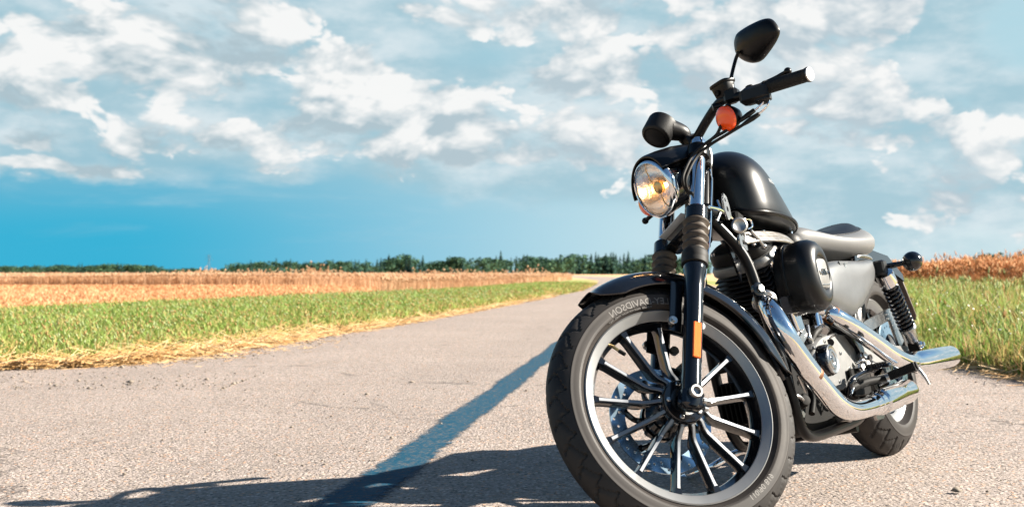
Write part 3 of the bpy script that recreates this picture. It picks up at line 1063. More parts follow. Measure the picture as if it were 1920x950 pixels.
class G:
    """Collects faces for ONE mesh object."""

    def __init__(s): s.v, s.f, s.m = [], [], []

    def add(s, V, F, mi=0):
        o = len(s.v)
        s.v += [tuple(map(float, q)) for q in V]
        s.f += [tuple(i + o for i in f) for f in F]
        s.m += [mi] * len(F)
        return s

    def lathe(s, o, d, prof, n=32, mi=0, closed=False, a0=0.0, a1=2 * math.pi, cap=True):
        u, w, d = frame(d)
        o = np.asarray(o, float)
        full = abs(a1 - a0 - 2 * math.pi) < 1e-6
        cols = n if full else n + 1
        V, F = [], []
        for t, r in prof:
            for k in range(cols):
                a = a0 + (a1 - a0) * k / n
                V.append(o + d * t + (u * math.cos(a) + w * math.sin(a)) * r)
        m = len(prof)
        for i in range(m if closed else m - 1):
            for k in range(n):
                k2 = (k + 1) % cols
                j = (i + 1) % m
                F.append((i * cols + k, i * cols + k2, j * cols + k2, j * cols + k))
        if cap and not closed and full:
            if prof[0][1] > 1e-5: F.append(tuple(range(cols))[::-1])
            if prof[-1][1] > 1e-5: F.append(tuple((m - 1) * cols + k for k in range(cols)))
        return s.add(V, F, mi)

    def cyl(s, a, b, r, r2=None, n=20, mi=0, ch=0.0):
        a, b = np.asarray(a, float), np.asarray(b, float)
        L = np.linalg.norm(b - a)
        r2 = r if r2 is None else r2
        pr = [(0, r - ch), (ch, r), (L - ch, r2), (L, r2 - ch)] if ch else [(0, r), (L, r2)]
        return s.lathe(a, b - a, pr, n, mi)

    def tube(s, P, r, n=12, mi=0, closed=False, smooth=8, cap=True):
        if smooth:
            rr = np.atleast_1d(r).astype(float)
            m0 = len(P)
            P = cr(P, smooth, closed)
            r = np.interp(np.linspace(0, m0 - 1, len(P)), np.linspace(0, m0 - 1, len(rr)), rr) if len(rr) > 1 else np.full(len(P), rr[0])
        else:
            r = np.broadcast_to(np.atleast_1d(r), (len(P),)) if np.size(r) in (1, len(P)) else r
        P = np.asarray(P, float)
        m = len(P)
        tg = np.array([nrm(P[(i + 1) % m if closed else min(i + 1, m - 1)] - P[(i - 1) % m if closed else max(i - 1, 0)]) for i in range(m)])
        u, w, _ = frame(tg[0])
        V, F = [], []
        for i in range(m):
            u = nrm(u - tg[i] * (u @ tg[i]))
            w = np.cross(tg[i], u)
            for k in range(n):
                a = 2 * math.pi * k / n
                V.append(P[i] + (u * math.cos(a) + w * math.sin(a)) * r[i])
        for i in range(m if closed else m - 1):
            j = (i + 1) % m
            for k in range(n): F.append((i * n + k, i * n + (k + 1) % n, j * n + (k + 1) % n, j * n + k))
        if cap and not closed:
            F.append(tuple(range(n))[::-1])
            F.append(tuple((m - 1) * n + k for k in range(n)))
        return s.add(V, F, mi)

    def box(s, c, size, X=(1, 0, 0), Y=(0, 1, 0), mi=0, ch=None, taper=1.0):
        """box with chamfered edges: c centre, size full lengths along X, Y, Z"""
        X = nrm(X); Y = nrm(np.asarray(Y, float) - X * (X @ np.asarray(Y, float))); Z = np.cross(X, Y)
        hx, hy, hz = np.asarray(size, float) / 2
        ch = min(hx, hy, hz) * .25 if ch is None else ch
        c = np.asarray(c, float)
        secs = []
        for z, q in ((-hz, -ch), (-hz + ch, 0), (hz - ch, 0), (hz, -ch)):
            k = 1.0 if z < 0 else taper
            x, y = (hx + q) * k, (hy + q) * k
            e = ch * k
            ring = [(x, -y + e), (x, y - e), (x - e, y), (-x + e, y), (-x, y - e), (-x, -y + e), (-x + e, -y), (x - e, -y)]
            secs.append([c + X * a + Y * b + Z * z for a, b in ring])
        return s.loft(secs, mi)

    def loft(s, secs, mi=0, caps=True, closed=False):
        n = len(secs[0])
        V = [q for sec in secs for q in sec]
        F = []
        m = len(secs)
        for i in range(m if closed else m - 1):
            j = (i + 1) % m
            for k in range(n): F.append((i * n + k, i * n + (k + 1) % n, j * n + (k + 1) % n, j * n + k))
        if caps and not closed:
            F.append(tuple(range(n))[::-1])
            F.append(tuple((m - 1) * n + k for k in range(n)))
        return s.add(V, F, mi)

    def ell(s, c, rad, n=20, m=12, mi=0, X=(1, 0, 0), Y=(0, 1, 0), e=1.0):
        X = nrm(X); Y = nrm(np.asarray(Y, float) - X * (X @ np.asarray(Y, float))); Z = np.cross(X, Y)
        sg = lambda v: math.copysign(abs(v) ** e, v)
        secs = []
        for i in range(1, m):
            p = math.pi * i / m - math.pi / 2
            secs.append([np.asarray(c, float) + X * rad[0] * sg(math.cos(p)) * sg(math.cos(a)) + Y * rad[1] * sg(math.cos(p)) * sg(math.sin(a)) + Z * rad[2] * sg(math.sin(p)) for a in (2 * math.pi * k / n for k in range(n))])
        return s.loft(secs, mi)

    def prism(s, ring, vec, mi=0, ch=0.0):
        """extrude a ring of points along vec with a small chamfer"""
        ring = [np.asarray(q, float) for q in ring]
        vec = np.asarray(vec, float)
        if ch <= 0: return s.loft([ring, [q + vec for q in ring]], mi)
        c = sum(ring) / len(ring)
        k = [q + nrm(c - q) * ch for q in ring]
        d = nrm(vec) * ch
        return s.loft([k, [q + d for q in ring], [q + vec - d for q in ring], [q + vec for q in k]], mi)

    def obj(s, name, m, parent=bike, fork=False, ang=38, label=None):
        V = np.array(s.v)
        if fork: V = (V - AXIS0) @ S3.T + AXIS0
        me = bpy.data.meshes.new(name)
        me.from_pydata(V.tolist(), [], s.f)
        for q in (m if isinstance(m, (list, tuple)) else [m]): me.materials.append(MT[q] if isinstance(q, str) else q)
        me.polygons.foreach_set('material_index', s.m)
        bmm = bmesh.new()
        bmm.from_mesh(me)
        bmesh.ops.remove_doubles(bmm, verts=bmm.verts, dist=1e-6)
        bmesh.ops.recalc_face_normals(bmm, faces=bmm.faces)
        bmm.to_mesh(me)
        bmm.free()
        me.polygons.foreach_set('use_smooth', [True] * len(me.polygons))
        me.set_sharp_from_angle(angle=R(ang))
        o = link(name, me, parent)
        if label: o['label'] = label
        return o


def ring_yz(c, ry, rz, n=28, e=2.6, zflat=None):
    """superellipse section in the Y-Z plane"""
    out = []
    for k in range(n):
        a = 2 * math.pi * k / n
        ca, sa = math.cos(a), math.sin(a)
        out.append(np.array([c[0], c[1] + math.copysign(abs(ca) ** (2 / e), ca) * ry, c[2] + math.copysign(abs(sa) ** (2 / e), sa) * rz]))
    return out


def text_mesh(body, size, depth):
    cu = bpy.data.curves.new('t', 'FONT')
    cu.body = body
    cu.size = size
    cu.extrude = depth
    cu.align_x = 'CENTER'
    cu.resolution_u = 3
    o = bpy.data.objects.new('t', cu)
    col.objects.link(o)
    dg = bpy.context.evaluated_depsgraph_get()
    me = o.evaluated_get(dg).to_mesh()
    V = [np.array(v.co) for v in me.vertices]
    F = [tuple(p_.vertices) for p_ in me.polygons]
    w = o.evaluated_get(dg).dimensions.x
    bpy.data.objects.remove(o)
    bpy.data.curves.remove(cu)
    return V, F


def plate_with_holes(outer, holes, depth):
    """flat plate (2-D outlines) with real holes, from a filled 2-D curve"""
    cu = bpy.data.curves.new('p', 'CURVE')
    cu.dimensions = '2D'
    cu.fill_mode = 'BOTH'
    cu.extrude = depth / 2
    for ring in [outer] + holes:
        sp_ = cu.splines.new('POLY')
        sp_.points.add(len(ring) - 1)
        for q, (x, y) in zip(sp_.points, ring): q.co = (x, y, 0, 1)
        sp_.use_cyclic_u = True
    o = bpy.data.objects.new('p', cu)
    col.objects.link(o)
    dg = bpy.context.evaluated_depsgraph_get()
    me = o.evaluated_get(dg).to_mesh()
    V = [np.array(v.co) for v in me.vertices]
    F = [tuple(p_.vertices) for p_ in me.polygons]
    bpy.data.objects.remove(o)
    bpy.data.curves.remove(cu)
    return V, F


circ2 = lambda x, y, r, n=14: [(x + r * math.cos(2 * math.pi * k / n), y + r * math.sin(2 * math.pi * k / n)) for k in range(n)]


def wheel_pt(c, ang, r, y):
    """point on a wheel: ang in degrees, 0 = forwards, 90 = up"""
    return np.array([c[0] + r * math.cos(R(ang)), c[1] + y, c[2] + r * math.sin(R(ang))])


def tyre(c, RO, w, rb, wb, pitch, parent, name='tyre', fork=False):
    """carcass with a grooved tread band and smooth sidewalls"""
    NA, g, TD = pitch * 16, G(), .0385 * (w / .10) ** .8
    ys = np.concatenate([np.linspace(-1, 1, 29)])
    V = []
    for k in range(NA):
        a = 2 * math.pi * k / NA
        for yy in ys:
            ay = abs(yy)
            r = RO - TD * ay ** 2.15
            y = yy * w * .475
            # zigzag grooves, staggered on the two halves
            ph = (k / 16 + (0 if yy > 0 else .5) + .75 * ay + .22 * math.sin(ay * 9)) % 1.0
            dist = min(ph, 1 - ph)
            if dist < .075 and .16 < ay < .92: r -= .0055
            ph2 = (k / 16 + .33 - .55 * ay + (0 if yy > 0 else .5)) % 1.0
            if min(ph2, 1 - ph2) < .06 and .50 < ay < .86: r -= .0045
            V.append(c + np.array([math.cos(a) * r, y, math.sin(a) * r]))
    n = len(ys)
    F = [(k * n + i, k * n + i + 1, ((k + 1) % NA) * n + i + 1, ((k + 1) % NA) * n + i) for k in range(NA) for i in range(n - 1)]
    g.add(V, F, 0)
    re = RO - TD
    for sy in (1, -1):
        prof = [(sy * w * .475, re), (sy * w * .490, re - .002), (sy * w * .492, re - .004), (sy * w * .489, re - .006), (sy * w * .494, re - .012), (sy * w * .496, re * .45 + rb * .55), (sy * w * .494, re * .4 + rb * .6 - .001),
                (sy * w * .478, rb + .013), (sy * w * .474, rb + .0115), (sy * w * .455, rb + .010), (sy * wb, rb + .001), (sy * (wb - .006), rb - .006)]
        g.lathe(c, (0, 1, 0), prof, 128, 1, cap=False)
    return g.obj(name, ['tyre', 'sidewall'], parent, fork, 30)


# ------------------------------------------------------------------ front wheel
g = G()
RIM_O, RIM_W = .2505, .040
for sy in (1, -1):
    g.lathe(FC, (0, 1, 0), [(sy * RIM_W, RIM_O), (sy * (RIM_W + .002), RIM_O - .003), (sy * (RIM_W + .000), RIM_O - .005), (sy * (RIM_W - .0075), RIM_O - .0245), (sy * (RIM_W - .010), RIM_O - .0265)], 120, 0, cap=False)
    g.lathe(FC, (0, 1, 0), [(sy * (RIM_W - .010), RIM_O - .0265), (sy * .020, RIM_O - .029), (sy * .010, RIM_O - .038), (0, RIM_O - .040)], 120, 1, cap=False)
g.lathe(FC, (0, 1, 0), [(-RIM_W, RIM_O), (-.02, RIM_O - .012), (.02, RIM_O - .012), (RIM_W, RIM_O)], 120, 1, cap=False)
fw = g.obj('front_wheel', ['machined', 'gloss'], bike, True)
tyre(FC, .33, .100, RIM_O, RIM_W - .002, 34, fw, 'tyre', True)

# thirteen spokes, black with a machined outer face
for k in range(13):
    ang = 20.7 + k * 360 / 13
    cs, sn = math.cos(R(ang)), math.sin(R(ang))
    er, et = np.array([cs, 0, sn]), np.array([-sn, 0, cs])
    ey = np.array([0, 1.0, 0])
    st_ = [(.050, .052, .013, .014), (.064, .048, .0125, .017), (.082, .034, .013, .026), (.095, .029, .013, .034), (.15, .027, .0125, .032), (.195, .026, .013, .030), (.208, .026, .016, .030), (.2265, .0265, .024, .032)]
    secs, face = [], []
    for r, y, w_, dp in st_:
        o_ = FC + er * r
        a = [o_ + et * w_ * .42 + ey * (y - .002), o_ + et * w_ * .62 + ey * (y - dp * .5), o_ + et * w_ * .5 + ey * (y - dp), o_ - et * w_ * .5 + ey * (y - dp), o_ - et * w_ * .62 + ey * (y - dp * .5), o_ - et * w_ * .42 + ey * (y - .002)]
        secs.append(a)
        face.append([o_ + et * w_ * .36 + ey * (y - .0021), o_ + et * min(w_, .0115) * .30 + ey * y, o_ - et * min(w_, .0115) * .30 + ey * y, o_ - et * w_ * .36 + ey * (y - .0021)])
    s_ = G().loft(secs, 0)
    s_.loft(face[:-1], 1)
    s_.obj('spoke', ['gloss', 'face'], fw, True, 30)

g = G()
g.lathe(FC, (0, 1, 0), [(-.062, .030), (-.060, .052), (-.045, .055), (-.036, .045), (.020, .046), (.034, .056), (.054, .057), (.0605, .053), (.061, .036)], 48, 0, cap=False)
g.lathe(FC, (0, 1, 0), [(.0605, .036), (.0605, .024), (.052, .020)], 40, 1, cap=False)
hub = g.obj('hub', ['gloss', 'polished'], fw, True)
for k in range(5):
    q = wheel_pt(FC, 20 + 72 * k, .044, .0605)
    G().lathe(q, (0, 1, 0), [(-.002, .0062), (.003, .0062), (.0045, .0045), (.0045, 0)], 16).obj('hub_bolt', 'bolt', fw, True)
# brake disc on the far side, drilled, on a black carrier
DY = -.072
holes = []
for k in range(40):
    a = 2 * math.pi * k / 40
    rr = (.112, .120, .128)[k % 3]
    holes.append(circ2(rr * math.cos(a), rr * math.sin(a), .0038, 10))
V, F = plate_with_holes(circ2(0, 0, .138, 96), [circ2(0, 0, .098, 72)] + holes, .005)
G().add([FC + np.array([q[0], DY + q[2], q[1]]) for q in V], F).obj('brake_disc', 'disc', fw, True)
g = G()
for k in range(6):
    a = 60 * k + 14
    p0, p1 = wheel_pt(FC, a, .045, DY), wheel_pt(FC, a + 16, .101, DY)
    g.tube([p0, wheel_pt(FC, a + 4, .072, DY), p1], [.010, .007, .008], 8)
    g.lathe(wheel_pt(FC, a + 16, .101, DY - .006), (0, 1, 0), [(0, .009), (.012, .009)], 14)
g.lathe(FC, (0, 1, 0), [(DY - .006, .03), (DY - .006, .055), (DY + .006, .055), (DY + .006, .03)], 40, cap=False)
g.obj('disc_carrier', 'gloss', fw, True)
q = (1.6049, 0.0050, 0.5232)
qv = FC + nrm(np.array(q) - FC) * .212
g = G()
g.cyl(qv, qv - nrm(qv - FC) * .018 + np.array([0, .006, 0]), .0042, .0036, 12, 0)
g.cyl(qv - nrm(qv - FC) * .018 + np.array([0, .006, 0]), qv - nrm(qv - FC) * .034 + np.array([0, .014, 0]), .0052, .0048, 12, 1)
g.obj('valve_stem', ['brass', 'rubber'], fw, True)


# raised sidewall lettering, reversed as in the photograph
def arc_text(body, size, a_mid, r_base, y):
    V, F = text_mesh(body, size, .0006)
    out = []
    for q in V:
        # reading direction runs against the clock seen from the left: mirrored writing
        x = q[0]
        a = a_mid - math.degrees(x / r_base)
        r = r_base + q[1]
        out.append(wheel_pt(FC, a, r, y + q[2]))
    return G().add(out, F)


g = arc_text('HARLEY-DAVIDSON', .0250, 96.5, .2635, .0490)
g.obj('sidewall_lettering', 'letter', fw, True)
g = arc_text('110/90 B19', .020, -112.0, .2650, .0490)
g.obj('sidewall_lettering', 'letter', fw, True)
g = arc_text('TUBELESS  MADE FOR FRONT WHEEL ONLY', .0070, 84.0, .2555, .0462)
g.obj('sidewall_lettering', 'letter', fw, True)

# ------------------------------------------------------------------ front fender
def fender(c, r0, a0, a1, hw, drop, parent, name, fork, n=44, tip=10.0, wide=.5, swell=0.0):
    """rolled sheet-metal mudguard: outer skin and inner skin"""
    secs = []
    for i in range(n + 1):
        t = i / n
        a = a0 + (a1 - a0) * t
        e = min(t, 1 - t) * abs(a1 - a0)
        k = min(1.0, math.sqrt(max(e, .02) / tip)) if e < tip else 1.0
        w_ = hw * (wide + (1 - wide) * k)
        out, inn = [], []
        for j in range(13):
            s_ = -1 + 2 * j / 12
            th = s_ * 1.35
            y = w_ * math.sin(th) / math.sin(1.35)
            rr = r0 + swell * math.sin(math.pi * t) - drop * k * (1 - math.cos(th)) / (1 - math.cos(1.35))
            out.append(wheel_pt(c, a, rr, y))
            inn.append(wheel_pt(c, a, rr - .003, y * .965))
        secs.append(out + inn[::-1])
    return G().loft(secs).obj(name, 'gloss', parent, fork, 40)


ff = fender(FC, .353, 73.0, 182.0, .066, .058, bike, 'front_fender', True, 52, 12.0, .55, .024)
for sy in (1, -1):
    g = G()
    for t0, t1 in ((.20, .40),):
        a_ = FC + FD * .185 + np.array([.040, sy * .067, .012]); b_ = FC + FD * .335 + np.array([.034, sy * .064, 0])
        g.box((a_ + b_) / 2, (.034, .005, np.linalg.norm(b_ - a_)), X=(.866, 0, .5), Y=(0, 1, 0), ch=.0015)
    br = g.obj('fender_bracket', 'gloss', ff, True)
    for t, dx_ in ((.200, .046), (.205, -.030)):
        g = G()
        q = FC + FD * t + np.array([dx_ * .866, sy * (FY * .80), dx_ * .5])
        g.lathe(q, (0, sy, 0), [(-.006, .012), (.004, .012), (.006, .010), (.006, .006), (.011, .006), (.011, 0)], 6 if False else 18)
        g.obj('fender_bolt', 'bolt', ff, True)

# ------------------------------------------------------------------ fork legs
fork = G().tube([FC + np.array([0, 0, 0]), FC + FD * .01], .008, 8, smooth=0)
axle = G()
axle.cyl(FC + np.array([0, -.115, 0]), FC + np.array([0, .118, 0]), .0105, n=20)
axle.lathe(FC + np.array([0, FY, 0]), (0, 1, 0), [(.012, .0165), (.030, .0165), (.0325, .0150), (.0325, .0105), (.022, .0095), (.022, 0)], 28)
axle.obj('front_axle', 'steel', bike, True)
for sy in (1, -1):
    o = FC + np.array([0, sy * FY, 0])
    sl = G().lathe(o, FD, [(-.036, .012), (-.034, .021), (-.022, .0245), (.030, .0245), (.040, .0238), (.300, .0242), (.330, .0250), (.345, .0285), (.362, .0295), (.366, .027)], 40)
    sl.box(o + FD * -.012 + np.array([0, 0, 0]), (.058, .040, .050), X=(.866, 0, .5), Y=(0, 1, 0), ch=.008)
    leg = sl.obj('fork_leg', 'gloss', bike, True)
    if sy == 1:
        dn = nrm(np.array([.02 * .866, 1, .02 * .5])); px_ = nrm(np.cross(FD, dn))
        g = G().box(o + FD * .139 + dn * .0250, (.021, .006, .098), X=px_, Y=dn, ch=.002)
        g.obj('fork_reflector', 'reflector', leg, True)
        for zz in (-.002, -.018): G().lathe(o + FD * -.010 + np.array([-.026 * .866 + zz * 0, .012 + zz * .6, -.026 * .5 + zz]), (-.866, 0, -.5), [(0, .006), (.008, .006), (.008, 0)], 12).obj('pinch_bolt', 'bolt', leg, True)
    else:
        g = G()
        cc = o + FD * .125 + np.array([-.062, -.0 + .022, -.036])
        g.box(cc, (.058, .052, .105), X=(.866, 0, .5), Y=(0, 1, 0), ch=.012)
        g.box(cc + np.array([.02, -.024, .01]), (.050, .022, .085), X=(.866, 0, .5), Y=(0, 1, 0), ch=.008)
        cal = g.obj('brake_caliper', 'crinkle', leg, True)
        for t in (-.03, .03):
            g = G().lathe(cc + FD * t + np.array([.02, .026, .01]), (0, 1, 0), [(0, .008), (.006, .008), (.006, .004), (.003, .004), (.003, 0)], 14)
            g.obj('caliper_bolt', 'bolt', leg, True)
    # collar and concertina gaiter
    G().lathe(o, FD, [(.362, .0300), (.364, .0335), (.372, .0345), (.376, .0335), (.380, .0345), (.394, .0345), (.402, .0325), (.406, .029)], 40).obj('dust_collar', 'rubber', leg, True)
    prof = [(.404, .028)]
    t = .410
    nb = 4
    for k in range(nb):
        tt = .409 + k * .0235
        prof += [(tt, .0265), (tt + .003, .0272), (tt + .009, .0325), (tt + .012, .0345), (tt + .0135, .0345), (tt + .016, .0325), (tt + .0215, .0272)]
    prof += [(.503, .0265), (.508, .027)]
    G().lathe(o, FD, prof, 40).obj('fork_gaiter', 'gaiter', leg, True, ang=60)
    G().lathe(o, FD, [(.53, .0200), (.735, .0200)], 40).obj('fork_tube', 'chrome', leg, True)
    g = G().lathe(o, FD, [(.735, .0215), (.752, .0225), (.757, .0215), (.760, .0165), (.766, .0150), (.768, 0)], 36, 0)
    g.obj('fork_cap', 'chrome', leg, True)

# lower yoke with its bright cover bar, upper yoke
g = G()
for sy in (1, -1):
    g.lathe(FC + np.array([0, sy * FY, 0]), FD, [(.498, .026), (.500, .0300), (.534, .0300), (.537, .0275), (.537, .020)], 40)
c0 = FC + FD * .518
g.box(c0 + np.array([-.012, 0, -.007]), (.052, 2 * FY - .03, .036), X=(.866, 0, .5), Y=(0, 1, 0), ch=.006)
stem = c0 + np.array([-.064 * .866, 0, -.064 * .5])
g.box(c0 + np.array([-.040 * .866, 0, -.02]), (.07, .07, .034), X=(.866, 0, .5), Y=(0, 1, 0), ch=.006)
g.cyl(stem - FD * .02, stem + FD * .22, .024, n=24)
ly = g.obj('lower_yoke', 'gloss', bike, True)
G().box(c0 + np.array([.0155, 0, .006]) + FD * .017, (.030, 2 * FY - .055, .004), X=(.866, 0, .5), Y=(0, 1, 0), ch=.0012).obj('yoke_cover', 'pale', ly, True)
g = G()
for sy in (1, -1):
    g.lathe(FC + np.array([0, sy * FY, 0]), FD, [(.705, .0235), (.707, .0285), (.738, .0285), (.741, .0255), (.741, .021)], 40)
cu_ = FC + FD * .723
g.box(cu_ + np.array([-.018 * .866, 0, -.009]), (.064, 2 * FY - .03, .030), X=(.866, 0, .5), Y=(0, 1, 0), ch=.006)
uy = g.obj('upper_yoke', 'satin', bike, True)

# ------------------------------------------------------------------ headlight with its eyebrow housing
HL = np.array([1.262, 0, .922])
HX = nrm((math.cos(R(7)), 0, -math.sin(R(7))))
g = G().lathe(HL, HX, [(-.105, .0), (-.102, .030), (-.088, .052), (-.062, .068), (-.030, .0745), (-.006, .0765), (.0, .0765)], 48, cap=False)
hl = g.obj('headlight', 'gloss', bike, True)
G().lathe(HL, HX, [(-.010, .0770), (-.004, .0815), (.004, .0828), (.012, .0815), (.018, .0770), (.020, .0735), (.017, .0712), (.010, .0705)], 56, cap=False).obj('headlight_ring', 'chrome', hl, True)
G().lathe(HL, HX, [(-.070, .010), (-.062, .026), (-.045, .046), (-.022, .062), (.006, .0700), (.010, .0705)], 48, cap=False).obj('headlight_bowl', 'refl', hl, True)
G().lathe(HL, HX, [(.012, .0712), (.018, .062), (.024, .045), (.0275, .022), (.0285, 0)], 48, cap=False).obj('headlight_lens', 'glass', hl, True)
g = G().ell(HL + HX * -.030, (.013, .0065, .0065), X=HX)
g.obj('bulb', 'bulb', hl, True)
g = G().lathe(HL + HX * -.012, HX, [(-.006, .017), (.004, .017), (.008, .012), (.0085, 0)], 24)
for a in (0, 120, 240):
    u_, w_, _ = frame(HX)
    d_ = u_ * math.cos(R(a)) + w_ * math.sin(R(a))
    g.tube([HL + HX * -.014 + d_ * .015, HL + HX * -.018 + d_ * .04, HL + HX * -.030 + d_ * .055], .0016, 6)
g.obj('bulb_shield', 'brass', hl, True)
# eyebrow: an arched cowl over the lamp that runs back to the upper yoke
secs = []
for t, (cx, cz, rx, tk) in enumerate([(1.285, .918, .0905, .004), (1.278, .919, .093, .005), (1.24, .924, .0945, .006), (1.19, .932, .092, .007), (1.14, .945, .080, .008), (1.105, .955, .066, .009)]):
    o_, i_ = [], []
    for k in range(25):
        a = R(12 + 156 * k / 24)
        o_.append(np.array([cx, math.cos(a) * rx, cz + math.sin(a) * rx * 1.03]))
        i_.append(np.array([cx, math.cos(a) * (rx - tk), cz + math.sin(a) * (rx - tk) * 1.03]))
    secs.append(o_ + i_[::-1])
G().loft(secs).obj('headlight_eyebrow', 'satin', bike, True)

# ------------------------------------------------------------------ speedometer
SC = np.array((1.1886, 0.0000, 1.0752))
SX = nrm((-.78, .05, .62))
g = G().lathe(SC, SX, [(-.004, 0), (-.003, .036), (.000, .0405), (.004, .0425), (.046, .0440), (.052, .0445), (.056, .0435), (.058, .040), (.055, .0385), (.053, 0)], 56)
spd = g.obj('speedometer', 'crinkle', bike, True)
G().lathe(SC, SX, [(-.0046, .031), (-.0046, .0335), (-.0034, .0345)], 56, cap=False).obj('speedometer_back', 'dark', spd, True)
g = G()
arm0 = SC + SX * .030
p_end = np.array((1.0759, 0.0000, 1.0389))
g.tube([arm0 + np.array([-.025, .01, -.01]), arm0 + np.array([-.055, .012, -.03]), p_end + np.array([.02, 0, .01]), p_end], [.030, .024, .017, .016], 16)
g.obj('speedometer_bracket', 'plastic', bike, True)

# ------------------------------------------------------------------ handlebar
HB = [(1.1084, 0.0300, 1.0210), (1.1050, 0.0600, 1.0216), (1.0951, 0.1000, 1.0351), (1.0846, 0.1500, 1.0479), (1.0798, 0.1850, 1.0486), (1.0731, 0.2150, 1.0347), (1.0489, 0.2600, 1.0123), (1.0216, 0.2900, 1.0051), (0.9842, 0.4050, 0.9571)]
HBv = [np.array(q) for q in HB]
mirror_y = lambda q: np.array([q[0], -q[1], q[2]])
path = [mirror_y(q) for q in HBv[::-1]] + HBv
g = G().tube(path, .0128, 16, smooth=6)
hb = g.obj('handlebar', 'satin', bike, True)
g = G()
for sy in (1, -1):
    q0 = cu_ + np.array([-.05, sy * .035, .0]); q1 = np.array([HBv[0][0], sy * .036, HBv[0][2]])
    g.cyl(q0, q1 - np.array([0, 0, .004]), .017, .016, 24)
    g.box(q1, (.044, .030, .040), ch=.006)
ri = g.obj('handlebar_riser', 'satin', hb, True)
for sy in (1, -1):
    mm = (lambda q: np.asarray(q, float)) if sy == 1 else (lambda q: mirror_y(np.asarray(q, float)))
    a_, b_ = mm(HBv[7]), mm(HBv[8])
    d_ = nrm(b_ - a_)
    L_ = np.linalg.norm(b_ - a_)
    prof = [(-.004, .016), (-.002, .0195), (.004, .0195), (.006, .0175)]
    for k in range(24):
        t = .008 + (L_ - .020) * k / 24
        prof += [(t, .0172), (t + .0012, .0178), (t + .0030, .0178), (t + .0038, .0172)]
    prof += [(L_ - .010, .0175), (L_ - .006, .0185), (L_, .0200), (L_ + .002, .0195)]
    gr = G().lathe(a_, d_, prof, 32, 0)
    grip = gr.obj('grip', 'rubber', hb, True)
    G().lathe(b_ + d_ * .002, d_, [(0, .0195), (.003, .0180), (.0035, 0)], 28).obj('grip_end', 'steel', grip, True)
    # switch housing
    c_ = mm((1.0508, 0.2620, 1.0111)) if sy == 1 else mm((1.0508, 0.2620, 1.0111))
    hd = nrm(mm(HBv[7]) - mm(HBv[5]))
    g = G().box(c_ + hd * .010 + np.array([.002, 0, -.006]), (.080, .040, .046), X=hd, Y=(1, 0, .2), ch=.010)
    g.box(c_ + hd * .022 + np.array([.0, 0, -.022]), (.044, .034, .030), X=hd, Y=(1, 0, .2), ch=.008)
    sw = g.obj('switch_housing', 'plastic', hb, True)
    g = G().box(c_ + hd * .004 + np.array([-.002, 0, .020]), (.020, .016, .010), X=hd, Y=(1, 0, .2), ch=.003)
    g.obj('switch_button', 'rubber', sw, True)
    # lever with a ball end
    lv = [mm((1.0432, 0.2350, 1.0260)), mm((1.0120, 0.2750, 1.0232)), mm((0.9982, 0.3150, 1.0141)), mm((0.9852, 0.3500, 1.0084))]
    if sy == -1: lv = [lv[0], np.array((1.0621, -0.2600, 0.9879)), np.array((1.0701, -0.3100, 0.9895)), np.array((1.0791, -0.3600, 0.9906))]
    g = G().tube(lv, [.011, .0085, .0070, .0065], 12)
    g.ell(lv[-1], (.0105, .0105, .0105), 16, 10)
    g.obj('brake_lever' if sy == 1 else 'clutch_lever', 'satin', hb, True)
    # clamp collar and pivot block
    g = G()
    g.box(mm((1.0695, 0.2150, 1.0411)), (.040, .034, .040), X=hd, Y=(1, 0, .2), ch=.007)
    g.cyl(mm((1.1032, 0.1650, 1.0438)), mm((1.0820, 0.1750, 1.0403)), .0105, n=14)
    g.obj('lever_bracket', 'satin', hb, True)
    # turn signal: bullet housing and amber lens facing forwards
    sc_ = mm((1.1168, 0.2050, 0.9816)) if sy == 1 else np.array((1.1403, -0.2350, 0.9869))
    sx_ = nrm((.99, .02 * sy, -.10))
    g = G().lathe(sc_, sx_, [(-.052, 0), (-.050, .010), (-.040, .021), (-.024, .0295), (-.008, .0335), (.0, .0338)], 32)
    sg = g.obj('turn_signal', 'satin', bike, True)
    G().lathe(sc_, sx_, [(-.004, .0345), (.004, .0338), (.009, .0290), (.012, .020), (.0135, .010), (.014, 0)], 32).obj('lens', 'orange', sg, True)
    G().tube([sc_ + sx_ * -.03 + np.array([0, -.01 * sy, .01]), mm((1.0816, 0.2000, 1.0259)) if sy == 1 else sc_ + sx_ * -.06 + np.array([0, .05, .03])], .008, 10, smooth=0).obj('stalk', 'satin', sg, True)

# brake fluid reservoir
rc = np.array((1.0708, 0.2000, 1.0679))
hd = nrm(HBv[6] - HBv[4])
ux = nrm(np.array([.93, -.12, .02]))
g = G()
RYX = nrm(np.array([-.12, 1, -.22]))
RZ = nrm(np.cross(np.array([1.0, .12, .05]), RYX))
rsec = lambda h_, a_, b_: [rc + RZ * h_ + RYX * a_ * math.copysign(abs(math.cos(t)) ** .5, math.cos(t)) + np.cross(RYX, RZ) * b_ * math.copysign(abs(math.sin(t)) ** .5, math.sin(t)) for t in (2 * math.pi * i / 28 for i in range(28))]
g.loft([rsec(-.028, .020, .014), rsec(-.026, .022, .016), rsec(.014, .031, .022), rsec(.016, .031, .022)])
res = g.obj('brake_reservoir', 'satin', hb, True)
G().loft([rsec(.0155, .033, .024), rsec(.017, .034, .025), rsec(.023, .034, .025), rsec(.025, .031, .022)]).obj('reservoir_cap', 'satin', res, True)
G().lathe(rc + np.array([.0225, -.004, -.002]), (1, 0, .1), [(0, .0085), (.003, .0085), (.0038, .0075), (.0028, .0062), (.0028, 0)], 24).obj('sight_glass', 'dark', res, True)

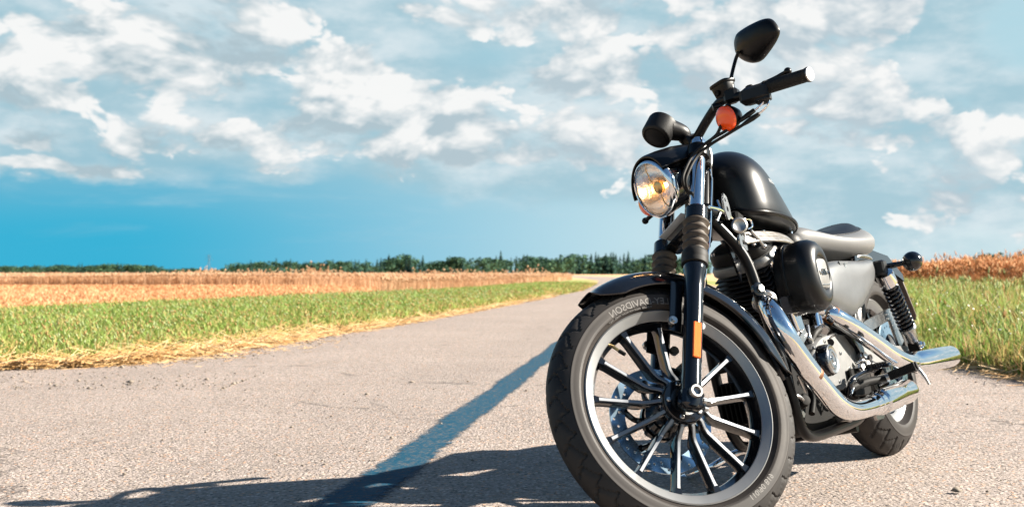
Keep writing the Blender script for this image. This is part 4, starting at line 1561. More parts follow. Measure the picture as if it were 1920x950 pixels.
# ------------------------------------------------------------------ mirror
MC = np.array([.984, .300, 1.146])
MN = (1.0, .10, -.06)
ringp = [(0.9906, 0.2671, 1.2018), (0.9852, 0.3149, 1.1900), (0.9797, 0.3584, 1.1721), (0.9770, 0.3750, 1.1548), (0.9753, 0.3784, 1.1308), (0.9748, 0.3727, 1.1142),
         (0.9766, 0.3484, 1.1038), (0.9801, 0.3095, 1.0975), (0.9831, 0.2792, 1.0964), (0.9863, 0.2539, 1.1072), (0.9897, 0.2335, 1.1304), (0.9925, 0.2233, 1.1601), (0.9930, 0.2334, 1.1851), (0.9923, 0.2478, 1.1973)]
ringp = cr(ringp, 4, True)
mc_ = sum(ringp) / len(ringp)
mn_ = nrm(MN)
secs = []
for k_, dd in ((.96, -.004), (1.0, .0), (1.0, .007), (.97, .013), (.86, .021), (.62, .029), (.30, .033), (.05, .034)):
    secs.append([mc_ + (q - mc_) * k_ + mn_ * (dd - .012) for q in ringp])
mir = G().loft(secs).obj('mirror', 'satin', bike, True)
G().loft([[mc_ + (q - mc_) * k_ + mn_ * (dd - .012) for q in ringp] for k_, dd in ((.93, -.0065), (.95, -.0045))]).obj('mirror_glass', 'chrome', mir, True)
ms_ = [(1.0106, 0.2552, 1.1472), (1.0149, 0.2348, 1.1365), (1.0501, 0.2320, 1.0941), (1.0570, 0.2250, 1.0774), (1.0672, 0.2180, 1.0421)]
G().tube(ms_, [.0052, .0050, .0050, .0056, .0060], 12).obj('mirror_stem', 'satin', mir, True)

# ------------------------------------------------------------------ cables on the fork
th1 = [(1.0330, 0.2900, 0.9949), (1.0415, 0.2900, 0.9757), (1.0495, 0.2760, 0.9666), (1.0599, 0.2500, 0.9662)]
th2 = [(1.0219, 0.2900, 0.9828), (1.0370, 0.2880, 0.9611), (1.0468, 0.2760, 0.9525), (1.0549, 0.2520, 0.9520)]
G().tube(th1, .0028, 8).tube(th2, .0028, 8).obj('throttle_elbow', 'chrome', hb, True)
g = G()
for q in (((1.0583, 0.2510, 0.9670), (1.0940, 0.2200, 0.9588)), ((1.0517, 0.2530, 0.9525), (1.0896, 0.2220, 0.9464))):
    a_, b_ = np.array(q[0]), np.array(q[1])
    g.lathe(a_, b_ - a_, [(-.002, .0045), (0, .0062), (.020, .0072), (.030, .0066), (.038, .0060), (np.linalg.norm(b_ - a_), .0045)], 14)
g.obj('cable_boot', 'rubber', hb, True)
c1 = [(1.0917, 0.2220, 0.9587), (1.1249, 0.1900, 0.9541), (1.1538, 0.1500, 0.9556), (1.2024, 0.1300, 0.9368), (1.2501, 0.1250, 0.8985), (1.2700, 0.1180, 0.8702), (1.2451, 0.0850, 0.8493), (1.2032, 0.0550, 0.8290), (1.1600, 0.0300, 0.8150)]
c2 = [(1.0873, 0.2240, 0.9464), (1.1277, 0.1900, 0.9426), (1.1524, 0.1500, 0.9451), (1.1943, 0.1280, 0.9298), (1.2413, 0.1220, 0.8921), (1.2597, 0.1120, 0.8637), (1.2347, 0.0800, 0.8403), (1.1886, 0.0450, 0.8186)]
c3 = [(1.1293, 0.1900, 0.9719), (1.1204, 0.1500, 0.9702), (1.1326, 0.1200, 0.9650), (1.1229, 0.0850, 0.9483), (1.1207, 0.0600, 0.9121), (1.1759, 0.0500, 0.8012)]
g = G()
g.tube(c1, .0042, 10); g.tube(c2, .0042, 10)
g.obj('throttle_cable', 'rubber', bike, True)
G().tube(c3, .0045, 10).obj('wiring_loom', 'rubber', bike, True)
G().tube([(1.1275, 0.0680, 0.9117), (1.1397, 0.0660, 0.8775), (1.1717, 0.0620, 0.8184), (1.2226, 0.0600, 0.7305), (1.3114, 0.0750, 0.6138), (1.3072, -0.0300, 0.5407)], .0030, 8).obj('brake_hose', 'chrome', bike, True)
G().tube([(1.0937, 0.0500, 0.9907), (1.0855, 0.0500, 0.9786), (1.0903, 0.0450, 0.9510), (1.1068, 0.0400, 0.9257)], [.008, .009, .007, .007], 10).obj('ignition_clip', 'bolt', bike, True)

# ------------------------------------------------------------------ fuel tank
def tank_sec(x, zt, zb, W, k, m_, n=22):
    """tank section: rounded foot, walls that lean in by k, crown whose roundness is m_"""
    h = zt - zb
    half = []
    for i in range(n + 1):
        q = i / n
        qq = .12 + .88 * math.sin(q * math.pi / 2) ** .85
        y = W * (1 - k * qq) * max(0.0, 1 - qq ** m_) ** .55
        half.append((y, zb + h * qq))
    foot = [(W * c_, zb + h * z_) for c_, z_ in ((0.0, .0), (.45, .0), (.80, .008), (.93, .03), (.985 - .1 * k, .07))]
    right = foot + half
    return [np.array([x, y, z]) for y, z in right] + [np.array([x, -y, z]) for y, z in right[-2:0:-1]]


TK = [(1.058, .900, .835, .030, .05, 3.0), (1.054, .935, .810, .065, .05, 3.5), (1.038, .968, .795, .098, .05, 4.2), (1.005, .993, .786, .120, .06, 4.4), (.965, 1.006, .780, .129, .08, 4.2), (.92, 1.008, .776, .132, .12, 3.8), (.87, 1.000, .772, .130, .19, 3.3), (.82, .984, .770, .124, .28, 2.9), (.77, .955, .768, .114, .34, 2.7), (.72, .918, .766, .100, .36, 2.6), (.67, .872, .766, .082, .34, 2.6), (.625, .830, .767, .062, .30, 2.6), (.595, .803, .768, .044, .26, 2.6), (.580, .788, .772, .022, .2, 2.6)]
TKs = cr([np.array(q) for q in TK], 5)
tank = G().loft([tank_sec(*q) for q in TKs]).obj('fuel_tank', 'denim', bike, ang=60)
# pressed seam round the foot of the tank
lip_l = []
for q in TKs[4:-4]:
    lip_l.append(np.array([q[0], q[3] * .985, q[2] + (q[1] - q[2]) * .07]))
ring_ = lip_l + [np.array([q[0], -q[1], q[2]]) for q in lip_l[::-1]]
G().tube(ring_, .0042, 8, smooth=0, closed=True).obj('tank_seam', 'satin', tank)
# faint pale lettering on the tank side, wrapped on to it
V, F = text_mesh('HARLEY-DAVIDSON', .020, .0001)
tri_in, tri_tank = [], None
from mathutils.bvhtree import BVHTree
bv = BVHTree.FromPolygons([tuple(v.co) for v in tank.data.vertices], [tuple(p_.vertices) for p_ in tank.data.polygons])
ctr_ = np.array((0.8781, 0.1150, 0.8868))
out = []
for q in V:
    src = Vector((ctr_[0] - .04 + q[0], .40, ctr_[2] + q[1]))
    hit = bv.ray_cast(src, Vector((0, -1, 0)))
    y_ = hit[0].y if hit[0] else .12
    out.append((src.x, y_ + .0006, src.z))
G().add(out, F).obj('tank_lettering', 'white', tank)

# ------------------------------------------------------------------ seat
def seat_sec(x, z, w, h, crown=1.0, n=36):
    out = []
    for k in range(n):
        a = 2 * math.pi * k / n
        ca, sa = math.cos(a), math.sin(a)
        if sa >= 0: y, zz = math.copysign(abs(ca) ** .8, ca) * w, z + h * abs(sa) ** 1.1 * crown
        else: y, zz = math.copysign(abs(ca) ** .6, ca) * w * (1 - .14 * abs(sa)), z - .055 * abs(sa) ** .6
        out.append(np.array([x, y, zz]))
    return out


SS = [(.60, .755, .035, .020), (.585, .757, .055, .030), (.55, .757, .075, .034), (.48, .748, .095, .030), (.40, .735, .118, .026), (.32, .725, .140, .034), (.24, .722, .150, .044), (.16, .723, .148, .056), (.09, .728, .138, .062), (.03, .735, .118, .062), (-.01, .742, .09, .050), (-.03, .748, .05, .030), (-.035, .75, .02, .012)]
seat = G().loft([seat_sec(*q) for q in cr([np.array(q) for q in SS], 4)]).obj('seat', 'vinyl', bike, ang=60)
sbv = BVHTree.FromPolygons([tuple(v.co) for v in seat.data.vertices], [tuple(p_.vertices) for p_ in seat.data.polygons])
# dark inset pad lying in the seat
SI = [(.43, .010), (.42, .035), (.38, .062), (.30, .088), (.22, .102), (.14, .104), (.08, .094), (.035, .066), (.018, .035), (.014, .010)]
SIs = cr([np.array(q) for q in SI], 4)
rows = []
for x, w in SIs:
    row = []
    for k in range(17):
        yy = -w + 2 * w * k / 16
        hit = sbv.ray_cast(Vector((x, yy, 1.2)), Vector((0, 0, -1)))
        z_ = hit[0].z if hit[0] else .76
        lift = .022 * max(0, 1 - (abs(yy) / w) ** 4) * min(1, (.43 - x) / .08 + .05, (x - .010) / .05 + .05)
        row.append(np.array([x, yy, z_ + .0012 + lift]))
    rows.append(row)
V = [q for r_ in rows for q in r_]
F = [(i * 17 + k, i * 17 + k + 1, i * 17 + k + 18, i * 17 + k + 17) for i in range(len(rows) - 1) for k in range(16)]
G().add(V, F).obj('seat_pad', 'insert', seat, ang=60)
pip = [r_[0] for r_ in rows] + [r_[-1] for r_ in rows[::-1]]
G().tube(pip, .0022, 6, smooth=0, closed=True).obj('piping', 'insert', seat)
# thin grab hoop behind the seat
G().tube([(0.0478, 0.0600, 0.7880), (0.0248, 0.0650, 0.7911), (-0.0038, 0.0700, 0.7847), (-0.0223, 0.0800, 0.7613), (-0.0466, 0.0880, 0.7365), (0.0150, 0.0900, 0.7313)], .0052, 10).obj('grab_hoop', 'gloss', bike)

# ------------------------------------------------------------------ rear wheel, fender, swingarm
RC = np.array([0, 0, .323])
g = G()
for sy in (1, -1):
    g.lathe(RC, (0, 1, 0), [(sy * .048, .217), (sy * .050, .214), (sy * .048, .211), (sy * .036, .186), (sy * .034, .185)], 96, 0, cap=False)
    g.lathe(RC, (0, 1, 0), [(sy * .034, .185), (sy * .028, .176), (sy * .012, .170), (0, .168)], 96, 1, cap=False)
g.lathe(RC, (0, 1, 0), [(-.048, .217), (-.02, .205), (.02, .205), (.048, .217)], 96, 1, cap=False)
rw = g.obj('rear_wheel', ['machined', 'gloss'])
tyre(RC, .323, .150, .217, .047, 26, rw)
for k in range(13):
    ang = 10 + k * 360 / 13
    er, et = np.array([math.cos(R(ang)), 0, math.sin(R(ang))]), np.array([-math.sin(R(ang)), 0, math.cos(R(ang))])
    secs = []
    for r, y, w_, dp in ((.05, .050, .012, .02), (.08, .034, .011, .03), (.14, .030, .010, .03), (.182, .028, .018, .03)):
        o_ = RC + er * r
        secs.append([o_ + et * w_ * .7 + np.array([0, y, 0]), o_ + et * w_ + np.array([0, y - dp, 0]), o_ - et * w_ + np.array([0, y - dp, 0]), o_ - et * w_ * .7 + np.array([0, y, 0])])
    G().loft(secs).obj('spoke', 'gloss', rw)
G().lathe(RC, (0, 1, 0), [(-.07, .03), (-.07, .055), (-.02, .05), (.04, .052), (.06, .05), (.062, .03)], 40).obj('hub', 'gloss', rw)
V, F = plate_with_holes(circ2(0, 0, .130, 80), [circ2(0, 0, .085, 60)] + [circ2(.112 * math.cos(a), .112 * math.sin(a), .0045, 10) for a in np.arange(24) * math.pi / 12], .006)
G().add([RC + np.array([q[0], .082 + q[2], q[1]]) for q in V], F).obj('brake_disc', 'disc', rw)
G().lathe(RC, (0, 1, 0), [(-.092, .075), (-.092, .10), (-.064, .10), (-.064, .075)], 60).obj('belt_pulley', 'dark', rw)
rf = fender(RC, .400, 8.0, 150.0, .098, .060, bike, 'rear_fender', False, 40, 8, .8)
for sy in (1, -1):
    # fender strut and its turn signal
    g = G().prism([(.30, sy * .104, .60), (.26, sy * .104, .70), (.10, sy * .104, .705), (-.12, sy * .104, .68), (-.26, sy * .104, .61), (-.26, sy * .104, .585), (-.10, sy * .104, .63), (.10, sy * .104, .635)], (0, sy * .008, 0), ch=.002)
    g.obj('fender_strut', 'gloss', rf)
    bl = np.array((0.1355, 0.2550, 0.6259)) * np.array([1, sy, 1])
    st0 = np.array((0.1304, 0.1650, 0.6282)) * np.array([1, sy, 1])
    d_ = nrm((-1, 0, .02))
    g = G().ell(bl, (.033, .033, .033), 28, 18)
    ts = g.obj('turn_signal', 'gloss', bike)
    G().tube([st0, st0 + (bl - st0) * .35, st0 + (bl - st0) * .75, bl], [.0110, .0095, .0080, .012], 14).obj('stalk', 'gloss', ts)
    G().lathe(bl, d_, [(.012, .0315), (.020, .030), (.030, .020), (.036, .008), (.037, 0)], 24).obj('lens', 'orange', ts)
    # swingarm leg
    a_, b_ = np.array([.545, sy * .105, .365]), np.array([-.045, sy * .125, .325])
    g = G().loft([[a_ + np.array([0, sy * y, z]) for y, z in ((-.016, -.030), (.016, -.030), (.016, .030), (-.016, .030))],
                  [(a_ + b_) / 2 + np.array([0, sy * y, z]) for y, z in ((-.016, -.024), (.016, -.024), (.016, .028), (-.016, .028))],
                  [b_ + np.array([0, sy * y, z]) for y, z in ((-.012, -.028), (.012, -.028), (.012, .028), (-.012, .028))]])
    sa_ = g.obj('swingarm', 'silver')
    G().lathe(RC + np.array([0, sy * .130, 0]), (0, sy, 0), [(0, .022), (.006, .022), (.006, .017), (.016, .017), (.019, .012), (.019, 0)], 20).obj('axle_nut', 'bolt', sa_)
    # shock absorber: eyes, chrome shroud, spring, damper body
    t_ = np.array((0.1866, 0.1650, 0.6284)); b2 = np.array((0.0034, 0.1650, 0.3505))
    t_[1] *= sy; b2[1] *= sy
    d_ = nrm(b2 - t_); L_ = np.linalg.norm(b2 - t_)
    g = G()
    g.box(t_ + d_ * .004 + np.array([.004, -.004 * sy, 0]), (.046, .040, .050), X=(1, 0, 0), ch=.006)
    sh = g.obj('shock_absorber', 'plastic')
    G().lathe(t_, d_, [(.022, .020), (.026, .0295), (.034, .0305), (.070, .0305), (.074, .0285)], 36).obj('shock_shroud', 'chrome', sh)
    n_, r_ = 11.0, .0245
    u_, w_, _ = frame(d_)
    hx = []
    for k in range(int(n_ * 14) + 1):
        a = 2 * math.pi * k / 14
        t = .070 + (L_ - .150) * k / (n_ * 14)
        hx.append(t_ + d_ * t + (u_ * math.cos(a) + w_ * math.sin(a)) * r_)
    G().tube(hx, .0052, 8, smooth=0).obj('coil_spring', 'gloss', sh)
    G().lathe(t_, d_, [(.06, .012), (L_ - .100, .012), (L_ - .099, .0175), (L_ - .04, .0175)], 24).obj('damper_body', 'dark', sh)
    G().lathe(t_, d_, [(L_ - .084, .026), (L_ - .080, .029), (L_ - .072, .029), (L_ - .070, .022), (L_ - .028, .020), (L_ - .016, .014)], 32).obj('spring_seat', 'polished', sh)
    g = G().lathe(b2 + np.array([0, -sy * .02, 0]), (0, sy, 0), [(0, .019), (.034, .019), (.034, .012)], 24, 0)
    g.lathe(b2 + np.array([0, sy * .012, 0]), (0, sy, 0), [(0, .013), (.010, .013), (.014, .009), (.020, .009), (.022, 0)], 18, 1)
    g.obj('shock_bolt', ['dark', 'chrome'], sh)
# polished brace between swingarm and shock
g = G().prism([(0.4626, 0.1180, 0.4491), (0.3635, 0.1180, 0.4618), (0.0650, 0.1180, 0.4933), (0.0514, 0.1180, 0.4705), (-0.0132, 0.1180, 0.3738), (0.0527, 0.1180, 0.3518), (0.0913, 0.1180, 0.4536), (0.3699, 0.1180, 0.4239)], (0, .010, 0), ch=.002)
g.obj('belt_guard', 'polished')
# number plate holder seen from behind its edge
PX_ = -.33
pr_ = [(PX_ + .055, -.10, .625), (PX_ + .055, .088, .625), (PX_ + .050, .097, .615), (PX_, .107, .455), (PX_ - .005, .100, .440), (PX_ - .005, -.10, .440)]
pl = G().prism(pr_, (-.006, 0, .002), ch=.002).obj('number_plate', 'plate')
G().tube([(-.22, 0, .60), (-.30, 0, .57), (-.31, 0, .54)], .012, 8).obj('plate_bracket', 'plastic', pl)
G().ell((-.34, 0, .665), (.04, .045, .035)).obj('tail_lamp', 'orange', pl)

# ------------------------------------------------------------------ frame
g = G()
for sy in (1, -1):
    g.tube([(1.175, sy * .022, .800), (1.148, sy * .042, .758), (1.118, sy * .060, .710), (1.100, sy * .072, .655), (1.096, sy * .082, .56), (1.092, sy * .096, .42), (1.075, sy * .100, .28), (1.05, sy * .098, .205), (.98, sy * .098, .172), (.75, sy * .098, .168), (.56, sy * .100, .175), (.50, sy * .105, .22), (.47, sy * .105, .32), (.40, sy * .105, .52), (.28, sy * .105, .64), (.12, sy * .100, .655)], .0150, 14)
g.tube([(1.17, 0, .83), (1.0, 0, .80), (.75, 0, .755), (.5, 0, .70), (.36, 0, .64)], .020, 14)
g.cyl(np.array([1.21, 0, .745]), np.array([1.11, 0, .918]), .030, n=28)
for x_, z_ in ((1.088, .40), (.60, .15)): g.cyl((x_, -.10, z_), (x_, .10, z_), .013, n=12)
fr = g.obj('frame', 'satin')
# gusset with lightening holes beside the head
V, F = plate_with_holes([(1.155, .785), (1.075, .80), (1.03, .79), (1.055, .70), (1.085, .62), (1.10, .655), (1.12, .71)], [circ2(1.09, .74, .014), circ2(1.085, .69, .009)], .006)
G().add([(q[0], .034 + q[2], q[1]) for q in V], F).obj('frame_gusset', 'gloss', fr)

# ------------------------------------------------------------------ engine
CR = np.array([.80, 0, .36])
g = G()
# crankcase: deep rounded block
secs = []
for y, k in ((-.13, .80), (-.12, .92), (-.06, 1.0), (.06, 1.0), (.078, .97)):
    ring = [(.60, .22), (.68, .172), (.88, .168), (.97, .215), (.985, .33), (.96, .43), (.90, .485), (.80, .50), (.70, .485), (.60, .46), (.52, .42), (.50, .32), (.54, .26)]
    ring = cr([np.array([x, 0, z]) for x, z in ring], 3, True)
    cc = sum(ring) / len(ring)
    secs.append([cc + (q - cc) * k + np.array([0, y, 0]) for q in ring])
g.loft(secs)
eng = g.obj('engine', 'dark')
for nm, sgn in (('front', 1), ('rear', -1)):
    D = np.array([.383 * sgn, 0, .924])
    P = np.array([.924, 0, -.383 * sgn])
    # finned barrel
    g = G()
    for k in range(11):
        s = .140 + k * .0125
        rr = .080 if k < 9 else .082
        g.lathe(CR + D * s, D, [(-.0022, .060), (-.0016, rr - .001), (0, rr), (.0016, rr - .001), (.0022, .060)], 40)
    g.cyl(CR + D * .12, CR + D * .285, .062, n=32)
    cyl = g.obj('cylinder', 'crinkle', eng)
    # head with coarse fins
    g = G()
    for k in range(5):
        g.box(CR + D * (.283 + k * .013), (.178 - .004 * k, .170 - .004 * k, .006), X=P, Y=(0, 1, 0), ch=.002)
    g.box(CR + D * .312, (.135, .135, .062), X=P, Y=(0, 1, 0), ch=.02)
    head = g.obj('cylinder_head', 'crinkle', eng)
    # rocker box: two rounded tiers, satin silver lower edge
    def rock(a, b, wx, wy, e=3.2, n=40):
        out = []
        for s, k in ((a, .97), (a + .004, 1.0), (b - .012, 1.0), (b - .004, .95), (b, .80)):
            out.append([CR + D * s + P * (math.copysign(abs(math.cos(t)) ** (2 / e), math.cos(t)) * wx * k) + np.array([0, math.copysign(abs(math.sin(t)) ** (2 / e), math.sin(t)) * wy * k, 0]) for t in (2 * math.pi * i / n for i in range(n))])
        return out
    G().loft(rock(.342, .372, .076, .092)).obj('rocker_base', 'silver', head)
    rb_ = G().loft(rock(.372, .412, .070, .086)).obj('rocker_cover', 'crinkle', head)
    for sx in (-1, 1):
        for y in (-.062, .062):
            G().lathe(CR + D * .408 + P * sx * .048 + np.array([0, y, 0]), D, [(0, .0075), (.008, .0075), (.008, .004), (.004, .004), (.004, 0)], 14).obj('rocker_bolt', 'chrome', head)
    # pushrod tubes
    for off in (-.022, .022):
        a_ = CR + np.array([.085 * sgn + off * .6, .092, .105]); b_ = CR + D * .345 + P * (off * 1.3) + np.array([0, .082, 0])
        g = G().cyl(a_, a_ + (b_ - a_) * .46, .0135, n=20).cyl(a_ + (b_ - a_) * .44, a_ + (b_ - a_) * .48, .0160, n=20).cyl(a_ + (b_ - a_) * .46, b_, .0105, n=20)
        g.obj('pushrod_tube', 'chrome', cyl)
    # tappet block with a cap screw
    a_ = CR + np.array([.080 * sgn, .078, .085])
    g = G().box(a_, (.075, .045, .040), X=P, Y=(0, 1, 0), ch=.007)
    g.obj('tappet_block', 'polished', eng)
# head bracket bolt on the front head
hb_ = np.array((1.1033, 0.0880, 0.5869))
g = G().lathe(hb_ + np.array([.004, -.006, 0]), (.45, .9, .1), [(0, .020), (.010, .020), (.012, .017)], 28, 0)
g.lathe(hb_ + np.array([.004, -.006, 0]), (.45, .9, .1), [(.012, .0105), (.020, .0105), (.021, 0)], 6, 1)
g.obj('head_bolt', ['gloss', 'bolt'], eng)

# cam cover with its round timer cap
ring = [(0.8904, 0.0920, 0.3550), (0.8692, 0.0920, 0.4073), (0.7869, 0.0920, 0.4351), (0.6704, 0.0920, 0.4383), (0.5486, 0.0920, 0.4251), (0.4705, 0.0920, 0.3869), (0.4469, 0.0920, 0.3309), (0.4632, 0.0920, 0.2949), (0.5848, 0.0920, 0.2755), (0.7484, 0.0920, 0.2714), (0.8529, 0.0920, 0.2967)]
ring = cr(ring, 4, True)
cc = sum(ring) / len(ring)
secs = [[cc + (q - cc) * k + np.array([0, y, 0]) for q in ring] for k, y in ((1.0, -.06), (1.0, .012), (.985, .020), (.95, .026), (.6, .028))]
cam_ = G().loft(secs).obj('cam_cover', 'silver', eng)
tp = np.array((0.8308, 0.1500, 0.3656))
g = G().lathe(tp - np.array([0, .045, 0]), (0, 1, 0), [(0, .052), (.004, .047), (.037, .0455), (.041, .043)], 48, 0)
g.obj('timer_boss', 'gloss', cam_)
G().lathe(tp - np.array([0, .004, 0]), (0, 1, 0), [(0, .043), (.004, .0425), (.006, .040), (.0045, .037), (.004, .030), (.007, .027), (.007, .021), (.0045, .019), (.0045, .012), (.008, .010), (.008, 0)], 48).obj('timer_cover', 'polished', cam_)
for q in ((1524, 650, .122), (1545, 636, .122), (1575, 664, .124), (1578, 712, .122), (1553, 730, .122), (1522, 712, .122)): pass
for q in ((0.8708, 0.1180, 0.4069), (0.7740, 0.1180, 0.4197), (0.6635, 0.1200, 0.3773), (0.6062, 0.1180, 0.3281), (0.7248, 0.1180, 0.2977), (0.8579, 0.1180, 0.2986), (0.9220, 0.1180, 0.3375)):
    G().lathe(np.array(q) - np.array([0, .003, 0]), (0, 1, 0), [(0, .0058), (.006, .0058), (.007, .0045), (.004, .003), (.004, 0)], 12).obj('cover_screw', 'bolt', cam_)
g = G().prism([(0.5857, 0.1000, 0.4289), (0.5230, 0.1000, 0.4221), (0.4683, 0.1000, 0.3800), (0.4691, 0.1000, 0.3209), (0.5000, 0.1000, 0.3233), (0.5232, 0.1000, 0.3785)], (0, .034, 0), ch=.003)
g.obj('sprocket_cover', 'gloss', eng)
# cluster of hoses and unions behind the pushrods
g = G()
g.tube([(0.8336, 0.1000, 0.4268), (0.7997, 0.1100, 0.4510), (0.7238, 0.1100, 0.4583), (0.6519, 0.1000, 0.4422)], .010, 12, 0)
g.tube([(0.7706, 0.1000, 0.4105), (0.7244, 0.1150, 0.4302), (0.6384, 0.1100, 0.4330), (0.5912, 0.0900, 0.4147)], .007, 12, 1)
g.tube([(0.8121, 0.0900, 0.4715), (0.8430, 0.1000, 0.4398), (0.8210, 0.1000, 0.4182)], .009, 12, 1)
g.cyl((0.7088, 0.0950, 0.4656), (0.7691, 0.1250, 0.4495), .012, n=16, mi=1)
g.cyl((0.6786, 0.0950, 0.4252), (0.7417, 0.1250, 0.4132), .011, n=16, mi=0)
g.obj('oil_line', ['rubber', 'polished'], eng)

# ------------------------------------------------------------------ air cleaner
AC = np.array((0.8954, 0.2050, 0.6050))
def ac_ring(y, kx, kz, e=2.25, n=56, dx_=0.0):
    return [AC + np.array([dx_ + math.copysign(abs(math.cos(t)) ** (2 / e), math.cos(t)) * kx, y, math.copysign(abs(math.sin(t)) ** (2 / e), math.sin(t)) * kz]) for t in (2 * math.pi * i / n for i in range(n))]
g = G().loft([ac_ring(-.122, .070, .092), ac_ring(-.118, .078, .098), ac_ring(-.094, .080, .100), ac_ring(-.092, .083, .103), ac_ring(-.086, .083, .103), ac_ring(-.084, .080, .101), ac_ring(-.045, .084, .104), ac_ring(-.028, .082, .102), ac_ring(-.012, .072, .093), ac_ring(-.003, .060, .080), ac_ring(.0, .048, .066), ac_ring(-.003, .044, .050), ac_ring(-.009, .041, .045)])
ac = g.obj('air_cleaner', 'denim', bike, ang=50)
g = G().loft([ac_ring(-.010, .040, .043, 5), ac_ring(-.004, .040, .041, 5), ac_ring(-.0025, .038, .039, 5)])
em_ = g.obj('emblem_plate', 'silver', ac)
for sx in (-1, 1):
    g = G().lathe(AC + np.array([sx * .026, -.004, .004]), (0, 1, 0), [(0, .0085), (.004, .0085), (.005, .007), (.002, .005), (.002, 0)], 18)
    g.obj('emblem_screw', 'bolt', ac)
V, F = text_mesh('883', .026, .0006)
G().add([AC + np.array([q[0], .0005 + q[2] - .0015, q[1] - .006]) for q in V], F).obj('emblem_lettering', 'gloss', ac)
G().box(AC + np.array([0, -.0025, -.033]), (.062, .004, .004), ch=.001).obj('emblem_bar', 'polished', ac)
G().box(AC + np.array([.0, -.150, .0]), (.10, .06, .12), ch=.02).obj('intake_elbow', 'dark', ac)
# black cover box under it, held by a bright bracket
ring = [(1.0685, 0.1250, 0.5528), (1.0489, 0.1250, 0.5582), (0.9031, 0.1250, 0.5621), (0.8810, 0.1250, 0.5554), (0.8842, 0.1250, 0.5169), (0.9012, 0.1250, 0.5113), (1.0509, 0.1250, 0.5094), (1.0681, 0.1250, 0.5145)]
G().prism(ring, (-.05, -.035, 0), ch=.004).obj('coil_cover', 'gloss')
ring = [(0.8532, 0.1180, 0.5547), (0.8101, 0.1180, 0.5378), (0.6858, 0.1180, 0.5260), (0.6565, 0.1180, 0.5398), (0.6806, 0.1180, 0.5193), (0.7333, 0.1180, 0.5131), (0.8618, 0.1180, 0.5145)]
G().prism(ring, (0, .008, 0), ch=.002).obj('support_bracket', 'silver')

# ------------------------------------------------------------------ oil tank cover on this side
ring = [(0.5805, 0.1350, 0.6555), (0.4804, 0.1350, 0.6572), (0.3145, 0.1350, 0.6573), (0.1894, 0.1350, 0.6592), (0.1507, 0.1350, 0.6464), (0.1588, 0.1350, 0.6207), (0.2145, 0.1350, 0.5813), (0.2979, 0.1350, 0.5436), (0.4027, 0.1350, 0.5047), (0.5033, 0.1350, 0.4811), (0.5653, 0.1350, 0.4836), (0.6878, 0.1350, 0.5110), (0.7857, 0.1350, 0.5428), (0.7768, 0.1350, 0.5902), (0.6970, 0.1350, 0.6376)]
ring = cr(ring, 4, True)
cc = sum(ring) / len(ring)
secs = [[cc + (q - cc) * k + np.array([0, y, 0]) for q in ring] for k, y in ((.97, -.09), (1.0, -.030), (1.0, -.010), (.97, .002), (.90, .011), (.75, .018), (.50, .022), (.2, .0235))]
ot = G().loft(secs).obj('oil_tank', 'grey', bike, ang=60)
V, F = plate_with_holes([(-.035, .010), (.035, .010), (.030, -.012), (.012, -.024), (-.012, -.024), (-.030, -.012)], [], .004)
tc_ = np.array((0.5285, 0.1500, 0.6401))
G().add([tc_ + np.array([q[0] * 1.25, q[2], q[1]]) for q in V], F).obj('tank_tab', 'grey', ot)
G().lathe(tc_ + np.array([0, .001, -.004]), (0, 1, 0), [(0, .009), (.004, .009), (.004, .005), (.002, 0)], 16).obj('tab_screw', 'bolt', ot)
g = G().tube([(0.2485, 0.1000, 0.6730), (0.2066, 0.1100, 0.6780), (0.1312, 0.1100, 0.6746), (0.0492, 0.1000, 0.6659)], .009, 10)
g.obj('seat_rail', 'polished')

# ------------------------------------------------------------------ exhaust
FP1 = [(1.0770, 0.0850, 0.5530), (1.1215, 0.1100, 0.5386), (1.1539, 0.1320, 0.5076), (1.1551, 0.1500, 0.4553), (1.1260, 0.1600, 0.3989), (1.0810, 0.1680, 0.3439), (1.0282, 0.1750, 0.2934), (0.9813, 0.1800, 0.2545), (0.9261, 0.1820, 0.2308), (0.8565, 0.1840, 0.2171), (0.7566, 0.1860, 0.2122), (0.6656, 0.1870, 0.2119)]
g = G().tube(FP1, [.0225, .025, .0275, .0292, .0292, .0292, .0292, .0292, .0292, .0292, .0292, .0292], 28, smooth=6)
ex = g.obj('exhaust_pipe', 'chrome')
a_ = np.array((1.1065, 0.0950, 0.5458))
g = G().lathe(np.array(FP1[0]), np.array(FP1[1]) - np.array(FP1[0]), [(-.01, .03), (-.006, .034), (.006, .034), (.010, .030)], 28)
g.obj('exhaust_flange', 'bolt', ex)
m0, m1 = np.array((0.6974, 0.1870, 0.2121)), np.array((0.3256, 0.1950, 0.2199))
d_ = nrm(m1 - m0); L_ = np.linalg.norm(m1 - m0)
g = G().lathe(m0, d_, [(-.015, .0295), (0, .0308), (.03, .0308), (.032, .0330), (.075, .0335), (.078, .0385), (L_ - .13, .0395), (L_ - .125, .0382), (L_ - .02, .0382), (L_ - .006, .037), (L_, .034), (L_ - .004, .030), (L_ - .05, .031), (L_ - .05, 0)], 44)
g.obj('muffler', 'chrome')
cl = np.array(FP1[6]) * .12 + np.array(FP1[5]) * .88
G().lathe(cl, np.array(FP1[6]) - np.array(FP1[5]), [(-.004, .0292), (-.003, .0297), (.008, .0297), (.009, .0292)], 12, a0=R(150), a1=R(215)).obj('pipe_clamp', 'brown', ex)
FP2 = [(0.6917, 0.0850, 0.5188), (0.6752, 0.1050, 0.5074), (0.6614, 0.1300, 0.4852), (0.5942, 0.1550, 0.4443), (0.4849, 0.1750, 0.3880), (0.3922, 0.1880, 0.3425), (0.2989, 0.1930, 0.3144), (0.2312, 0.1960, 0.3020), (0.1514, 0.1980, 0.2957)]
